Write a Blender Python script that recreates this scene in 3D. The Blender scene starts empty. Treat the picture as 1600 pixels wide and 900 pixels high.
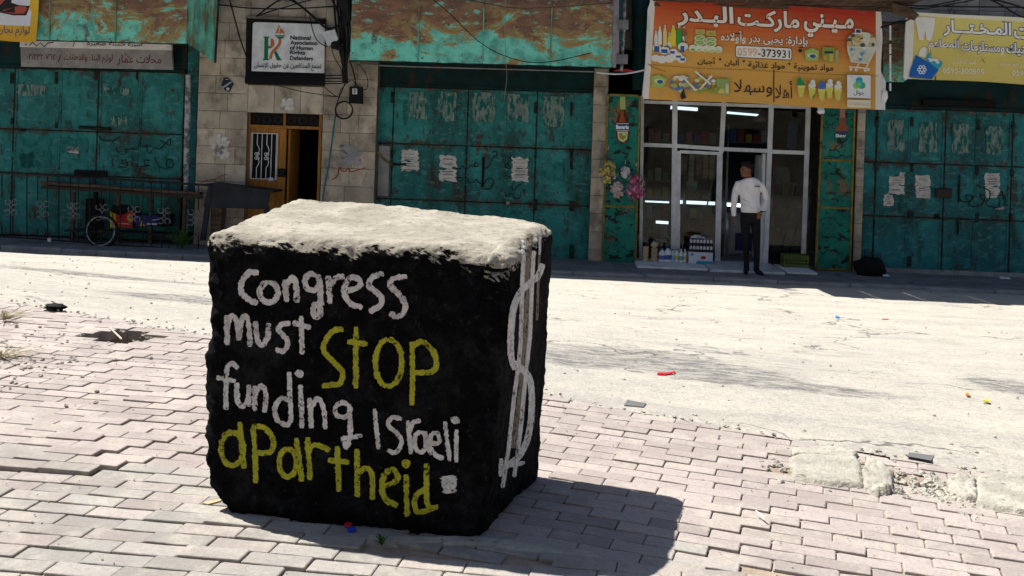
import bpy, bmesh, math, random
from mathutils import Vector, Matrix, noise
from mathutils.bvhtree import BVHTree
random.seed(7)
SC = bpy.context.scene
COL = SC.collection
PI = math.pi
# ------------------------------------------------------------------ camera
F = 1500.0; CX = 800.0; CY = 220.0; ROLL = 0.033; H = 1.45
cam = bpy.data.cameras.new('camera'); camo = bpy.data.objects.new('camera', cam); COL.objects.link(camo)
cam.lens = 36 * F / 1600; cam.sensor_width = 36; cam.shift_y = -(450 - CY) / 1600; cam.clip_end = 2000; cam.clip_start = .05
cR = Vector((math.cos(ROLL), 0, math.sin(ROLL))); cU = Vector((-math.sin(ROLL), 0, math.cos(ROLL))); cF = Vector((0, 1, 0))
mx = Matrix((cR, cU, -cF)).transposed().to_4x4(); mx.translation = Vector((0, 0, H)); camo.matrix_world = mx
SC.camera = camo
# ------------------------------------------------------------------ world, sun, exposure
SUND = Vector((.53, -.36, -1)).normalized()          # the way the light travels
EL = math.asin(-SUND.z)
w = bpy.data.worlds.new("World"); SC.world = w; w.use_nodes = True
nt = w.node_tree; sky = nt.nodes.new('ShaderNodeTexSky'); sky.sky_type = 'NISHITA'; sky.sun_disc = False
sky.sun_elevation = EL; sky.sun_rotation = math.atan2(-SUND.x, -SUND.y)
bg = nt.nodes['Background']; bg.inputs['Strength'].default_value = 0.05
nt.links.new(sky.outputs[0], bg.inputs[0])
sl = bpy.data.lights.new('sun', 'SUN'); sl.energy = 5.0; sl.angle = math.radians(.5); sl.color = (1, .95, .86)
so = bpy.data.objects.new('sun', sl); COL.objects.link(so); so.rotation_euler = SUND.to_track_quat('-Z', 'Y').to_euler()
so.location = (-8, 10, 14)
SC.view_settings.view_transform = 'Standard'; SC.view_settings.look = 'None'
SC.view_settings.exposure = 0.88; SC.view_settings.gamma = 1
SC.cycles.max_bounces = 6; SC.cycles.transparent_max_bounces = 12

# ------------------------------------------------------------------ places
def ray(px, py):
    return cF + cR * ((px - CX) / F) - cU * ((py - CY) / F)
CAM = Vector((0, 0, H))
GA, GB = -.022, .0367
def clampx(x): return max(-13, min(11, x))
def edge_y(x): x = clampx(x); return 4.94 - .41 * x
def kerb_y(x): x = clampx(x); return 14.6 - .086 * x
def near_z(x, y): return GA * clampx(x) + GB * y
def ground_z(x, y):
    e = edge_y(x)
    if y <= e: return near_z(x, y)
    k = kerb_y(x); ze = near_z(x, e); zk = -.60 + (clampx(x) + 8) / 16 * .06
    t = min(1, (y - e) / (k - e))
    return ze + (zk - ze) * t
def G(px, py, lift=0):
    d = ray(px, py); lo, hi = .5, 60
    for _ in range(50):
        m = (lo + hi) / 2; p = CAM + d * m
        if p.z > ground_z(p.x, p.y) + lift: lo = m
        else: hi = m
    return CAM + d * lo
AL = math.radians(3.7); O = Vector((0, 16.05, 0))
fu = Vector((math.cos(AL), -math.sin(AL), 0)); fn = Vector((math.sin(AL), math.cos(AL), 0))   # fn points into the building
FB = -.50                                              # pavement level at the shop fronts
def W(s, y, z): return O + fu * s + fn * y + Vector((0, 0, z))
def FP(px, py, y=0.0):
    d = ray(px, py); t = (O + fn * y - CAM).dot(fn) / d.dot(fn); p = CAM + d * t - O
    return p.dot(fu), p.z
def L3(px, py, y=0.0):
    s, z = FP(px, py, y); return (s, y, z)
def S(px, py=260, y=0.0): return FP(px, py, y)[0]
def Zp(px, py, y=0.0): return FP(px, py, y)[1]
def FG(px, py, z=FB):                                  # pixel on the level shop pavement -> facade coordinates
    d = ray(px, py); t = (z - H) / d.z; p = CAM + d * t - O
    return p.dot(fu), p.dot(fn)

# ------------------------------------------------------------------ materials
def node(nt, t, **k):
    n = nt.nodes.new(t)
    for a, b in k.items():
        if a in n.inputs: n.inputs[a].default_value = b
        else: setattr(n, a, b)
    return n
def c4(c): return (c[0], c[1], c[2], 1)
def mixc(nt, fac, a, b):
    m = nt.nodes.new('ShaderNodeMix'); m.data_type = 'RGBA'
    for s, v in ((0, fac), (6, a), (7, b)):
        if isinstance(v, bpy.types.NodeSocket): nt.links.new(v, m.inputs[s])
        else: m.inputs[s].default_value = v if s == 0 else c4(v)
    return m.outputs[2]
def math_n(nt, op, a, b=0.0, clamp=False):
    m = nt.nodes.new('ShaderNodeMath'); m.operation = op; m.use_clamp = clamp
    for s, v in ((0, a), (1, b)):
        if isinstance(v, bpy.types.NodeSocket): nt.links.new(v, m.inputs[s])
        else: m.inputs[s].default_value = v
    return m.outputs[0]
def coords(nt, stretch=(1, 1, 1)):
    g = nt.nodes.new('ShaderNodeNewGeometry'); mp = nt.nodes.new('ShaderNodeMapping')
    nt.links.new(g.outputs['Position'], mp.inputs[0]); mp.inputs['Scale'].default_value = stretch
    return mp.outputs[0]
def nz(nt, scale, stretch=(1, 1, 1), detail=6, rough=.6, off=0, dist=0):
    n = nt.nodes.new('ShaderNodeTexNoise'); n.inputs['Scale'].default_value = scale
    n.inputs['Detail'].default_value = detail; n.inputs['Roughness'].default_value = rough; n.inputs['Distortion'].default_value = dist
    mp = nt.nodes.new('ShaderNodeMapping'); g = nt.nodes.new('ShaderNodeNewGeometry')
    nt.links.new(g.outputs['Position'], mp.inputs[0]); mp.inputs['Scale'].default_value = stretch
    mp.inputs['Location'].default_value = (off, off * 1.7, off * .6)
    nt.links.new(mp.outputs[0], n.inputs['Vector'])
    return n.outputs['Fac']
def ramp(nt, f, lo, hi):
    m = nt.nodes.new('ShaderNodeMapRange'); m.interpolation_type = 'SMOOTHSTEP'
    nt.links.new(f, m.inputs[0]); m.inputs[1].default_value = lo; m.inputs[2].default_value = hi
    return m.outputs[0]
def newmat(name):
    m = bpy.data.materials.new(name); m.use_nodes = True
    return m, m.node_tree, m.node_tree.nodes['Principled BSDF']
def bumpit(nt, b, f, strength, dist):
    bp = nt.nodes.new('ShaderNodeBump'); bp.inputs['Strength'].default_value = strength; bp.inputs['Distance'].default_value = dist
    nt.links.new(f, bp.inputs['Height']); nt.links.new(bp.outputs[0], b.inputs['Normal'])
_seed = [0]
def M(name, a, b=None, scale=4, rough=.8, bump=.3, bscale=60, bdist=.004, metal=0, stains=(), var=0, lo=.35, hi=.65, stretch=(1, 1, 1), spec=.12):
    """base colour a drifting to b, then layers of stain: (colour, scale, lo, hi, stretch, amount)"""
    m, nt, bs = newmat(name); _seed[0] += 3.1; off = _seed[0]
    col = mixc(nt, ramp(nt, nz(nt, scale, stretch, off=off), lo, hi), a, b or tuple(x * .8 for x in a))
    for i, st in enumerate(stains):
        c, sc, l, h = st[:4]; sx = st[4] if len(st) > 4 else (1, 1, 1); am = st[5] if len(st) > 5 else 1
        f = ramp(nt, nz(nt, sc, sx, off=off + 7 * (i + 1), rough=.65), l, h)
        if am != 1: f = math_n(nt, 'MULTIPLY', f, am)
        col = mixc(nt, f, col, c)
    if var:
        oi = nt.nodes.new('ShaderNodeObjectInfo'); g = nt.nodes.new('ShaderNodeNewGeometry')
        r = math_n(nt, 'FRACT', math_n(nt, 'ADD', oi.outputs['Random'], g.outputs['Random Per Island']))
        hs = nt.nodes.new('ShaderNodeHueSaturation'); nt.links.new(col, hs.inputs['Color'])
        nt.links.new(math_n(nt, 'ADD', math_n(nt, 'MULTIPLY', r, 2 * var), 1 - var), hs.inputs['Value']); col = hs.outputs[0]
    nt.links.new(col, bs.inputs['Base Color']); bs.inputs['Roughness'].default_value = rough; bs.inputs['Metallic'].default_value = metal; bs.inputs['Specular IOR Level'].default_value = spec
    if bump: bumpit(nt, bs, nz(nt, bscale, detail=5, off=off), bump, bdist)
    return m
def plain(name, c, rough=.6, metal=0):
    return M(name, c, tuple(x * .88 for x in c), scale=9, rough=rough, bump=.08, metal=metal)
def emit(name, c, s):
    m, nt, b = newmat(name); b.inputs['Base Color'].default_value = c4(c); b.inputs['Emission Color'].default_value = c4(c); b.inputs['Emission Strength'].default_value = s
    return m
RUST = (.085, .038, .018); DRUST = (.035, .018, .010)
T = {}
GRIME = lambda b1: [((b1, .22, .215), 3.2, .50, .62, (1, 1, 1.3), .5), ((.003, .045, .045), 1.1, .46, .62, (1, 1, .5), .65), (DRUST, 4.5, .57, .65, (1, 1, .4), .8), ((.008, .014, .012), 2.4, .56, .66, (1.4, 1, .5), .6),
         ((.11, .21, .19), 22, .63, .67, (1, 1, 1), .7), ((.04, .02, .012), 13, .60, .65, (1, 1, .6), .85), ((.06, .22, .21), 9, .56, .61, (.7, 1, 1.6), .5)]
def seam_rust(m, amt=.9):
    """rust gathers along the edges of each sheet of steel"""
    nt = m.node_tree; b = nt.nodes['Principled BSDF']; src = b.inputs['Base Color'].links[0].from_socket
    tc = nt.nodes.new('ShaderNodeTexCoord'); sx = nt.nodes.new('ShaderNodeSeparateXYZ'); nt.links.new(tc.outputs['Generated'], sx.inputs[0])
    def e(o, k): return math_n(nt, 'MULTIPLY', math_n(nt, 'ABSOLUTE', math_n(nt, 'SUBTRACT', o, .5)), k)
    d = math_n(nt, 'MAXIMUM', e(sx.outputs[0], 1.9), e(sx.outputs[2], 2.0))
    f = math_n(nt, 'ADD', d, math_n(nt, 'MULTIPLY', math_n(nt, 'SUBTRACT', nz(nt, 5, detail=9, rough=.75, off=55), .5), 1.5))
    c = mixc(nt, math_n(nt, 'MULTIPLY', ramp(nt, f, .86, 1.12), amt), src, (.028, .022, .014))
    f2 = math_n(nt, 'ADD', e(sx.outputs[2], 2.0), math_n(nt, 'MULTIPLY', math_n(nt, 'SUBTRACT', nz(nt, 8, (1, 1, .4), detail=7, rough=.75, off=65), .5), 1.6))
    c = mixc(nt, math_n(nt, 'MULTIPLY', ramp(nt, f2, .98, 1.15), .8), c, (.09, .032, .014))
    nt.links.new(c, b.inputs['Base Color']); return m
T['teal'] = seam_rust(M('teal_paint', (.012, .172, .170), (.008, .112, .112), 1.8, .6, .5, 14, .012, stains=GRIME(.03), spec=.2))
T['teal_blue'] = seam_rust(M('blue_teal_paint', (.010, .148, .168), (.007, .096, .110), 1.8, .6, .45, 14, .012, stains=GRIME(.02), spec=.2))
T['teal_dark'] = M('dark_and_shaded_teal_paint', (.003, .026, .028), (.002, .014, .016), 2.5, .7, .2, stains=[(DRUST, 6, .52, .68, (1, 1, .6), .9)])  # on fascias under the awnings this darker teal stands in for shade
T['ad_teal'] = M('chipped_teal_paint', (.010, .165, .13), (.006, .105, .085), 3, .6, .25, 40, .003, stains=[
    ((.010, .012, .010), 6, .56, .60, (1, 1, 1.6), .95), ((.20, .10, .035), 2.0, .56, .68, (1, 1, 1), .8), ((.24, .33, .28), 13, .66, .70, (1, 1, 1.4), .8), ((.03, .014, .008), 16, .60, .64, (1, 1, 1.5), .9)])
T['rusty_bar'] = M('rusty_frame_paint', (.004, .04, .038), (.03, .016, .010), 7, .8, .3, 60, .003, stains=[((.008, .007, .006), 9, .45, .6)])
T['iron'] = M('dark_iron', (.025, .024, .024), (.05, .03, .02), 20, .6, .2, 80, .002)
T['rail_paint'] = M('dark_railing_iron', (.022, .024, .026), (.010, .010, .011), 12, .6, .2, 80, .002)
def awning_mat():
    m, nt, b = newmat('rusted_turquoise_sheet')
    tq = mixc(nt, ramp(nt, nz(nt, 5, detail=9, off=3), .38, .66), (.13, .52, .42), (.05, .27, .22))
    rb = mixc(nt, ramp(nt, nz(nt, 4, (1, 1, 2), 8, .7, off=9), .36, .62), (.20, .10, .055), (.12, .058, .032))
    g = nt.nodes.new('ShaderNodeNewGeometry'); sx = nt.nodes.new('ShaderNodeSeparateXYZ'); nt.links.new(g.outputs['Position'], sx.inputs[0])
    zz = math_n(nt, 'MULTIPLY', math_n(nt, 'SUBTRACT', sx.outputs[2], 3.22), .24)
    f = math_n(nt, 'ADD', nz(nt, 1.25, (.8, 1, 1.7), 10, .72, off=31.0, dist=.9), zz)
    c = mixc(nt, ramp(nt, f, .43, .47), tq, (.24, .175, .055))
    c = mixc(nt, ramp(nt, f, .47, .55), c, rb)
    c = mixc(nt, math_n(nt, 'MULTIPLY', ramp(nt, nz(nt, 2.2, (1, 1, 1.2), 9, .75, off=44), .54, .66), .6), c, (.19, .15, .05))
    c = mixc(nt, math_n(nt, 'MULTIPLY', ramp(nt, nz(nt, 1.8, (1, 1, .7), 9, .75, off=71), .59, .66), .9), c, (.055, .025, .017))
    c = mixc(nt, math_n(nt, 'MULTIPLY', ramp(nt, nz(nt, 5.5, (.6, 1, 1.8), 9, .75, off=81), .57, .60), .85), c, (.13, .45, .36))
    c = mixc(nt, ramp(nt, nz(nt, 20, detail=4, off=13), .64, .68), c, (.022, .014, .010))
    c = mixc(nt, ramp(nt, nz(nt, 30, (1, 1, .5), detail=2, off=23), .735, .76), c, (.50, .50, .42))
    nt.links.new(c, b.inputs['Base Color']); b.inputs['Roughness'].default_value = .65
    bumpit(nt, b, nz(nt, 5, detail=8, off=4), .5, .03)
    return m
T['awning'] = awning_mat()
T['awning_green'] = M('streaked_green_sheet', (.13, .42, .33), (.06, .22, .17), 3, .7, .3, stains=[((.13, .11, .05), 3, .48, .62, (4, 1, .5), .9), (DRUST, 30, .68, .72)])
T['stone'] = M('limestone', (.39, .345, .275), (.27, .235, .19), 3, .9, .5, 70, .006, var=.16, stains=[
    ((.11, .095, .08), 2.3, .50, .66, (1, 1, .8), .7), ((.42, .37, .30), 9, .62, .75, (1, 1, 1), .4), ((.05, .045, .04), 22, .68, .74, (1, 1, 1), .8)])
T['stone_grey'] = M('grey_block', (.30, .29, .285), (.20, .195, .19), 3, .9, .5, 70, .005, var=.12, stains=[((.09, .09, .085), 3, .55, .7)])
T['mortar'] = M('mortar', (.14, .12, .10), (.09, .08, .07), 6, .95, .4)
T['wood'] = M('varnished_brown_wood', (.30, .135, .028), (.20, .085, .018), 4, .45, .2, stretch=(5, 5, .6), stains=[((.08, .035, .01), 8, .6, .75, (3, 3, .5), .6)])
T['old_wood'] = M('weathered_board', (.11, .075, .055), (.055, .04, .03), 4, .85, .3, stretch=(.6, 2, 6), stains=[((.03, .02, .015), 4, .55, .7)])
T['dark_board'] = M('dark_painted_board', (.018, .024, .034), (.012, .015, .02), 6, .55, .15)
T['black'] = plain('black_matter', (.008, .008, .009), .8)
T['cable'] = plain('black_cable_sheath', (.010, .010, .011), .55)
T['cable_teal'] = plain('teal_cable_sheath', (.02, .12, .14), .5)
T['white'] = M('white_painted_metal', (.56, .58, .60), (.42, .44, .46), 5, .45, .08, stains=[((.22, .2, .18), 7, .64, .78, (1, 1, 1), .6)])
T['white_dirty'] = M('dirty_white_vinyl', (.66, .68, .70), (.5, .51, .52), 4, .6, .1, stains=[((.3, .28, .24), 6, .65, .8, (1, 1, 1), .6)])
T['marble'] = M('pale_marble_slab', (.52, .54, .57), (.38, .40, .43), 5, .35, .1)
T['paper'] = M('torn_paper', (.50, .49, .47), (.36, .36, .34), 12, .9, .2, stains=[((.12, .12, .13), 40, .60, .66, (.6, 1, 3), .7)])
T['poster_old'] = M('faded_poster_scraps', (.17, .22, .20), (.10, .15, .135), 8, .85, .1, stains=[((.006, .085, .08), 10, .48, .54, (2.2, 1, .6), 1)])
T['poster_faint'] = M('faint_poster_shade', (.03, .16, .155), (.02, .12, .115), 8, .85, .1, stains=[((.006, .10, .095), 8, .5, .6, (1, 1, 1), .9)])
T['pipe'] = M('peeling_pipe', (.32, .34, .36), (.10, .11, .12), 11, .6, .3, lo=.45, hi=.55)
T['yellow_paint'] = M('chipped_yellow_paint', (.20, .155, .03), (.10, .085, .02), 7, .6, .3, stains=[((.03, .03, .02), 12, .6, .68)])
T['grey_metal'] = M('galvanised_metal', (.22, .22, .23), (.14, .14, .15), 6, .5, .2, metal=.3)
T['rubber'] = plain('black_rubber', (.012, .012, .012), .8)
def printmat():
    m, nt, b = newmat('printed_ink'); a = nt.nodes.new('ShaderNodeAttribute'); a.attribute_name = 'Col'
    c = mixc(nt, math_n(nt, 'MULTIPLY', ramp(nt, nz(nt, 5, off=5), .5, .8), .3), a.outputs['Color'], (.25, .22, .18))
    nt.links.new(c, b.inputs['Base Color']); b.inputs['Roughness'].default_value = .6; b.inputs['Specular IOR Level'].default_value = .15
    return m
T['print'] = printmat()
def glassmat(name, tint=(1, 1, 1), refl=1.0):
    m, nt, b = newmat(name); out = nt.nodes['Material Output']; nt.nodes.remove(b)
    tr = node(nt, 'ShaderNodeBsdfTransparent'); tr.inputs[0].default_value = c4(tint)
    gl = node(nt, 'ShaderNodeBsdfGlossy'); gl.inputs['Roughness'].default_value = .02; gl.inputs[0].default_value = (1, 1, 1, 1)
    fr = node(nt, 'ShaderNodeFresnel'); fr.inputs[0].default_value = 1.6
    bp = nt.nodes.new('ShaderNodeBump'); bp.inputs['Strength'].default_value = .05; bp.inputs['Distance'].default_value = .02
    nt.links.new(nz(nt, 1.3, detail=1), bp.inputs['Height']); nt.links.new(bp.outputs[0], gl.inputs['Normal'])
    mxs = node(nt, 'ShaderNodeMixShader'); nt.links.new(math_n(nt, 'MULTIPLY', fr.outputs[0], refl, True), mxs.inputs[0])
    nt.links.new(tr.outputs[0], mxs.inputs[1]); nt.links.new(gl.outputs[0], mxs.inputs[2]); nt.links.new(mxs.outputs[0], out.inputs[0])
    return m
T['glass'] = glassmat('window_glass', (.58, .62, .62), .26)
T['bag_film'] = glassmat('clear_plastic_film', (.9, .9, .92), .45)

# ------------------------------------------------------------------ mesh helpers
class MB:
    def __init__(s): s.v = []; s.f = []; s.c = []
    def add(s, vs, fs, col=None):
        n = len(s.v); s.v += [tuple(v) for v in vs]; s.f += [tuple(i + n for i in f) for f in fs]; s.c += [col] * len(fs); return s
    def box(s, x0, x1, y0, y1, z0, z1, col=None, bev=0):
        if x0 > x1: x0, x1 = x1, x0
        if y0 > y1: y0, y1 = y1, y0
        if z0 > z1: z0, z1 = z1, z0
        if bev:
            b = min(bev, (x1 - x0) * .45, (y1 - y0) * .45, (z1 - z0) * .45); vs = []
            for (yy, i) in ((y0 + b, 0), (y0, b)):
                vs += [(x0 + i, yy, z0 + i), (x1 - i, yy, z0 + i), (x1 - i, yy, z1 - i), (x0 + i, yy, z1 - i)]
            vs += [(x0, y1, z0), (x1, y1, z0), (x1, y1, z1), (x0, y1, z1)]
            fs = [(4, 5, 6, 7)]
            for k in range(4):
                j = (k + 1) % 4; fs += [(k, j, 4 + j, 4 + k), (8 + k, 8 + j, j, k)]
            fs.append((11, 10, 9, 8)); return s.add(vs, fs, col)
        vs = [(x0, y0, z0), (x1, y0, z0), (x1, y1, z0), (x0, y1, z0), (x0, y0, z1), (x1, y0, z1), (x1, y1, z1), (x0, y1, z1)]
        return s.add(vs, [(0, 1, 5, 4), (1, 2, 6, 5), (2, 3, 7, 6), (3, 0, 4, 7), (4, 5, 6, 7), (3, 2, 1, 0)], col)
    def slab(s, pts, d, col=None):                      # polygon pts (3d) extruded by vector d
        n = len(pts); d = Vector(d); vs = [Vector(p) for p in pts]; vs += [p + d for p in vs]
        fs = [tuple(range(n))[::-1], tuple(range(n, 2 * n))] + [(i, (i + 1) % n, n + (i + 1) % n, n + i) for i in range(n)]
        return s.add(vs, fs, col)
    def tube(s, path, r, n=6, closed=False, col=None, cap=True, up0=None):
        P = [Vector(p) for p in path]; m = len(P); rs = r if isinstance(r, (list, tuple)) else [r] * m
        base = []; up = Vector(up0) if up0 else None
        for i, p in enumerate(P):
            a = P[(i - 1) % m] if (i or closed) else p; b = P[(i + 1) % m] if (i < m - 1 or closed) else p
            t = (b - a).normalized() if (b - a).length > 1e-9 else Vector((0, 0, 1))
            if up is None: up = t.orthogonal().normalized()
            up = (up - t * up.dot(t)); up = up.normalized() if up.length > 1e-6 else t.orthogonal().normalized()
            sd = t.cross(up)
            rr = rs[i] if isinstance(rs[i], (tuple, list)) else (rs[i], rs[i])
            base += [p + up * (math.cos(k * 2 * PI / n) * rr[0]) + sd * (math.sin(k * 2 * PI / n) * rr[1]) for k in range(n)]
        fs = []
        for i in range(m if closed else m - 1):
            j = (i + 1) % m
            for k in range(n): l = (k + 1) % n; fs.append((i * n + k, i * n + l, j * n + l, j * n + k))
        if not closed and cap: fs += [tuple(range(n))[::-1], tuple(range((m - 1) * n, m * n))]
        return s.add(base, fs, col)
    def ring(s, c, r, tr, axis='y', n=20, m=5, col=None, a0=0, a1=2 * PI):
        full = abs(a1 - a0 - 2 * PI) < 1e-6; k = n if full else n + 1
        pts = []
        for i in range(k):
            a = a0 + (a1 - a0) * i / n; u, v = math.cos(a) * r, math.sin(a) * r
            pts.append((c[0] + u, c[1], c[2] + v) if axis == 'y' else ((c[0], c[1] + u, c[2] + v) if axis == 'x' else (c[0] + u, c[1] + v, c[2])))
        return s.tube(pts, tr, m, closed=full, col=col)
    def lathe(s, c, prof, n=14, col=None):              # prof: (r, z) upward
        vs = []; fs = []
        for r, z in prof: vs += [(c[0] + math.cos(2 * PI * k / n) * r, c[1] + math.sin(2 * PI * k / n) * r, c[2] + z) for k in range(n)]
        for i in range(len(prof) - 1):
            for k in range(n): l = (k + 1) % n; fs.append((i * n + k, i * n + l, (i + 1) * n + l, (i + 1) * n + k))
        fs += [tuple(range(n))[::-1], tuple(range((len(prof) - 1) * n, len(prof) * n))]
        return s.add(vs, fs, col)
    def blob(s, c, r, n=10, m=7, jit=.15, seed=0, col=None):
        vs = []; fs = []
        for i in range(m + 1):
            th = PI * i / m
            for k in range(n):
                ph = 2 * PI * k / n; d = Vector((math.sin(th) * math.cos(ph), math.sin(th) * math.sin(ph), math.cos(th)))
                q = 1 + jit * noise.noise(d * 1.7 + Vector((seed, 0, 0))) * 2 + jit * .8 * noise.noise(d * 4 + Vector((seed, 3, 0)))
                vs.append((c[0] + d.x * r[0] * q, c[1] + d.y * r[1] * q, c[2] + d.z * r[2] * q))
        for i in range(m):
            for k in range(n): l = (k + 1) % n; fs.append((i * n + k, (i + 1) * n + k, (i + 1) * n + l, i * n + l))
        return s.add(vs, fs, col)
    def mesh(s, name, m, base=(0, 0, 0), smooth=False):
        me = bpy.data.meshes.new(name); b = Vector(base)
        me.from_pydata([tuple(Vector(v) - b) for v in s.v], [], s.f)
        for mm in (m if isinstance(m, (list, tuple)) else [m]): me.materials.append(mm)
        if any(c is not None for c in s.c):
            at = me.color_attributes.new('Col', 'FLOAT_COLOR', 'CORNER'); k = 0
            for p, c in zip(me.polygons, s.c):
                for _ in range(p.loop_total): at.data[k].color = c4(c or (.5, .5, .5)); k += 1
        if smooth: me.shade_smooth()
        me.update(); return me
    def build(s, name, m, parent=None, base=None, smooth=False):
        if base is None: base = parent['_base'] if parent is not None else (0, 0, 0)
        return link(name, s.mesh(name, m, base, smooth), parent, base)
def link(name, me, parent=None, base=None):
    o = bpy.data.objects.new(name, me); COL.objects.link(o)
    if parent is not None: o.parent = parent
    o['_base'] = tuple(base) if base is not None else (0, 0, 0)
    return o
def tag(o, label=None, cat=None, group=None, kind=None):
    for k, v in (('label', label), ('category', cat), ('group', group), ('kind', kind)):
        if v: o[k] = v
    return o
def thing(name, label, cat, base, group=None, fac=True):
    """an empty at base (facade coordinates when fac) that parents the parts"""
    o = bpy.data.objects.new(name, None); COL.objects.link(o); o.empty_display_size = .1
    if fac: o.location = W(*base); o.rotation_euler = (0, 0, -AL)
    else: o.location = base
    o['_base'] = tuple(base); return tag(o, label, cat, group)
def single(name, mb, m, label, cat, base, group=None, fac=True, smooth=False, kind=None):
    o = mb.build(name, m, None, base, smooth)
    if fac: o.location = W(*base); o.rotation_euler = (0, 0, -AL)
    else: o.location = base
    return tag(o, label, cat, group, kind)
def bevelled(o, w=.01, seg=2):
    b = o.modifiers.new('bevel', 'BEVEL'); b.width = w; b.segments = seg; b.limit_method = 'ANGLE'; return o

# Arabic shaping: presentation forms, laid out right to left
AR = {'ا': 0xFE8D, 'أ': 0xFE83, 'إ': 0xFE87, 'آ': 0xFE81, 'ب': 0xFE8F, 'ة': 0xFE93, 'ت': 0xFE95, 'ث': 0xFE99, 'ج': 0xFE9D, 'ح': 0xFEA1, 'خ': 0xFEA5, 'د': 0xFEA9, 'ذ': 0xFEAB,
      'ر': 0xFEAD, 'ز': 0xFEAF, 'س': 0xFEB1, 'ش': 0xFEB5, 'ص': 0xFEB9, 'ض': 0xFEBD, 'ط': 0xFEC1, 'ظ': 0xFEC5, 'ع': 0xFEC9, 'غ': 0xFECD, 'ف': 0xFED1, 'ق': 0xFED5, 'ك': 0xFED9,
      'ل': 0xFEDD, 'م': 0xFEE1, 'ن': 0xFEE5, 'ه': 0xFEE9, 'و': 0xFEED, 'ى': 0xFEEF, 'ي': 0xFEF1, 'ئ': 0xFE89, 'ؤ': 0xFE85, 'ء': 0xFE80}
TWO = set('اأإآدذرزوؤةى')
def shape(t):
    t = t.replace('ً', ''); out = []
    def joins_next(c): return (c in AR and c not in TWO and c != 'ء') or c == 'ـ'
    def joins_prev(c): return (c in AR and c != 'ء') or c == 'ـ'
    i = 0; prev = ''
    while i < len(t):
        c = t[i]; nx = t[i + 1] if i + 1 < len(t) else ''
        pj = prev != '' and joins_next(prev) and joins_prev(c)
        if c == 'ل' and nx in ('ا', 'أ', 'إ'):
            out.append(chr({'ا': 0xFEFB, 'أ': 0xFEF7, 'إ': 0xFEF9}[nx] + (1 if pj else 0))); prev = 'ا'; i += 2; continue
        if c in AR:
            nj = joins_next(c) and nx != '' and joins_prev(nx)
            b = AR[c]
            if c == 'ء': k = 0
            elif c in TWO: k = 1 if pj else 0
            else: k = (3 if nj else 1) if pj else (2 if nj else 0)
            out.append(chr(b + k))
        else: out.append(c)
        prev = c; i += 1
    res = ''.join(reversed(out))
    return res
def text_mesh(t, bold=0.0, res=2):
    c = bpy.data.curves.new('lettering', 'FONT'); c.body = t; c.resolution_u = res; c.offset = bold
    o = bpy.data.objects.new('lettering', c); COL.objects.link(o); bpy.context.view_layer.update()
    dg = bpy.context.evaluated_depsgraph_get(); me = bpy.data.meshes.new_from_object(o.evaluated_get(dg))
    vs = [v.co.copy() for v in me.vertices]; fs = [tuple(p.vertices) for p in me.polygons]
    bpy.data.objects.remove(o); bpy.data.curves.remove(c); bpy.data.meshes.remove(me)
    return vs, fs
class Print:
    """flat print on a surface: everything is given in photo pixels and carried onto surf(px, py, layer)"""
    def __init__(s, surf): s.surf = surf; s.mb = MB(); s.l = 1
    def poly(s, pts, col, up=True):
        s.mb.add([s.surf(x, y, s.l) for x, y in pts], [tuple(range(len(pts)))], col); s.l += .35 if up else 0; return s
    def rect(s, x0, y0, x1, y1, col, sl=.04): return s.poly([(x0, y1 ), (x1, y1 + sl * (x1 - x0)), (x1, y0 + sl * (x1 - x0)), (x0, y0)], col)
    def ell(s, cx, cy, rx, ry, col, n=14): return s.poly([(cx + rx * math.cos(a * 2 * PI / n), cy - ry * math.sin(a * 2 * PI / n)) for a in range(n)], col)
    def line(s, pts, wd, col):
        vs = []
        for i, p in enumerate(pts):
            a = Vector(pts[max(0, i - 1)]); b = Vector(pts[min(len(pts) - 1, i + 1)]); d = (b - a).normalized(); nn = Vector((-d.y, d.x)) * wd / 2
            vs += [s.surf(p[0] - nn.x, p[1] - nn.y, s.l), s.surf(p[0] + nn.x, p[1] + nn.y, s.l)]
        s.mb.add(vs, [(2 * i, 2 * i + 1, 2 * i + 3, 2 * i + 2) for i in range(len(pts) - 1)], col); s.l += .35; return s
    def text(s, t, x0, x1, yc, h, col, sl=.04, bold=.02, ar=True, outline=None):
        if ar: t = shape(t)
        v0, _ = text_mesh(t, bold)
        mnx, mxx = min(v.x for v in v0), max(v.x for v in v0); mny, mxy = min(v.y for v in v0), max(v.y for v in v0)
        def put(vs, fs, c, l):
            P = []
            for v in vs:
                X = x0 + (v.x - mnx) / (mxx - mnx) * (x1 - x0); Y = yc + sl * (X - (x0 + x1) / 2) + h / 2 - (v.y - mny) / (mxy - mny) * h
                P.append(s.surf(X, Y, l))
            s.mb.add(P, fs, c)
        if outline:
            put(*text_mesh(t, bold + .045, 1), outline, s.l); s.l += 1.2
        put(*text_mesh(t, bold), col, s.l); s.l += .6; return s
    def build(s, name, parent): return s.mb.build(name, T['print'], parent)
def flat(y): return lambda px, py, l: L3(px, py, y - .002 - l * .0009)
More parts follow.
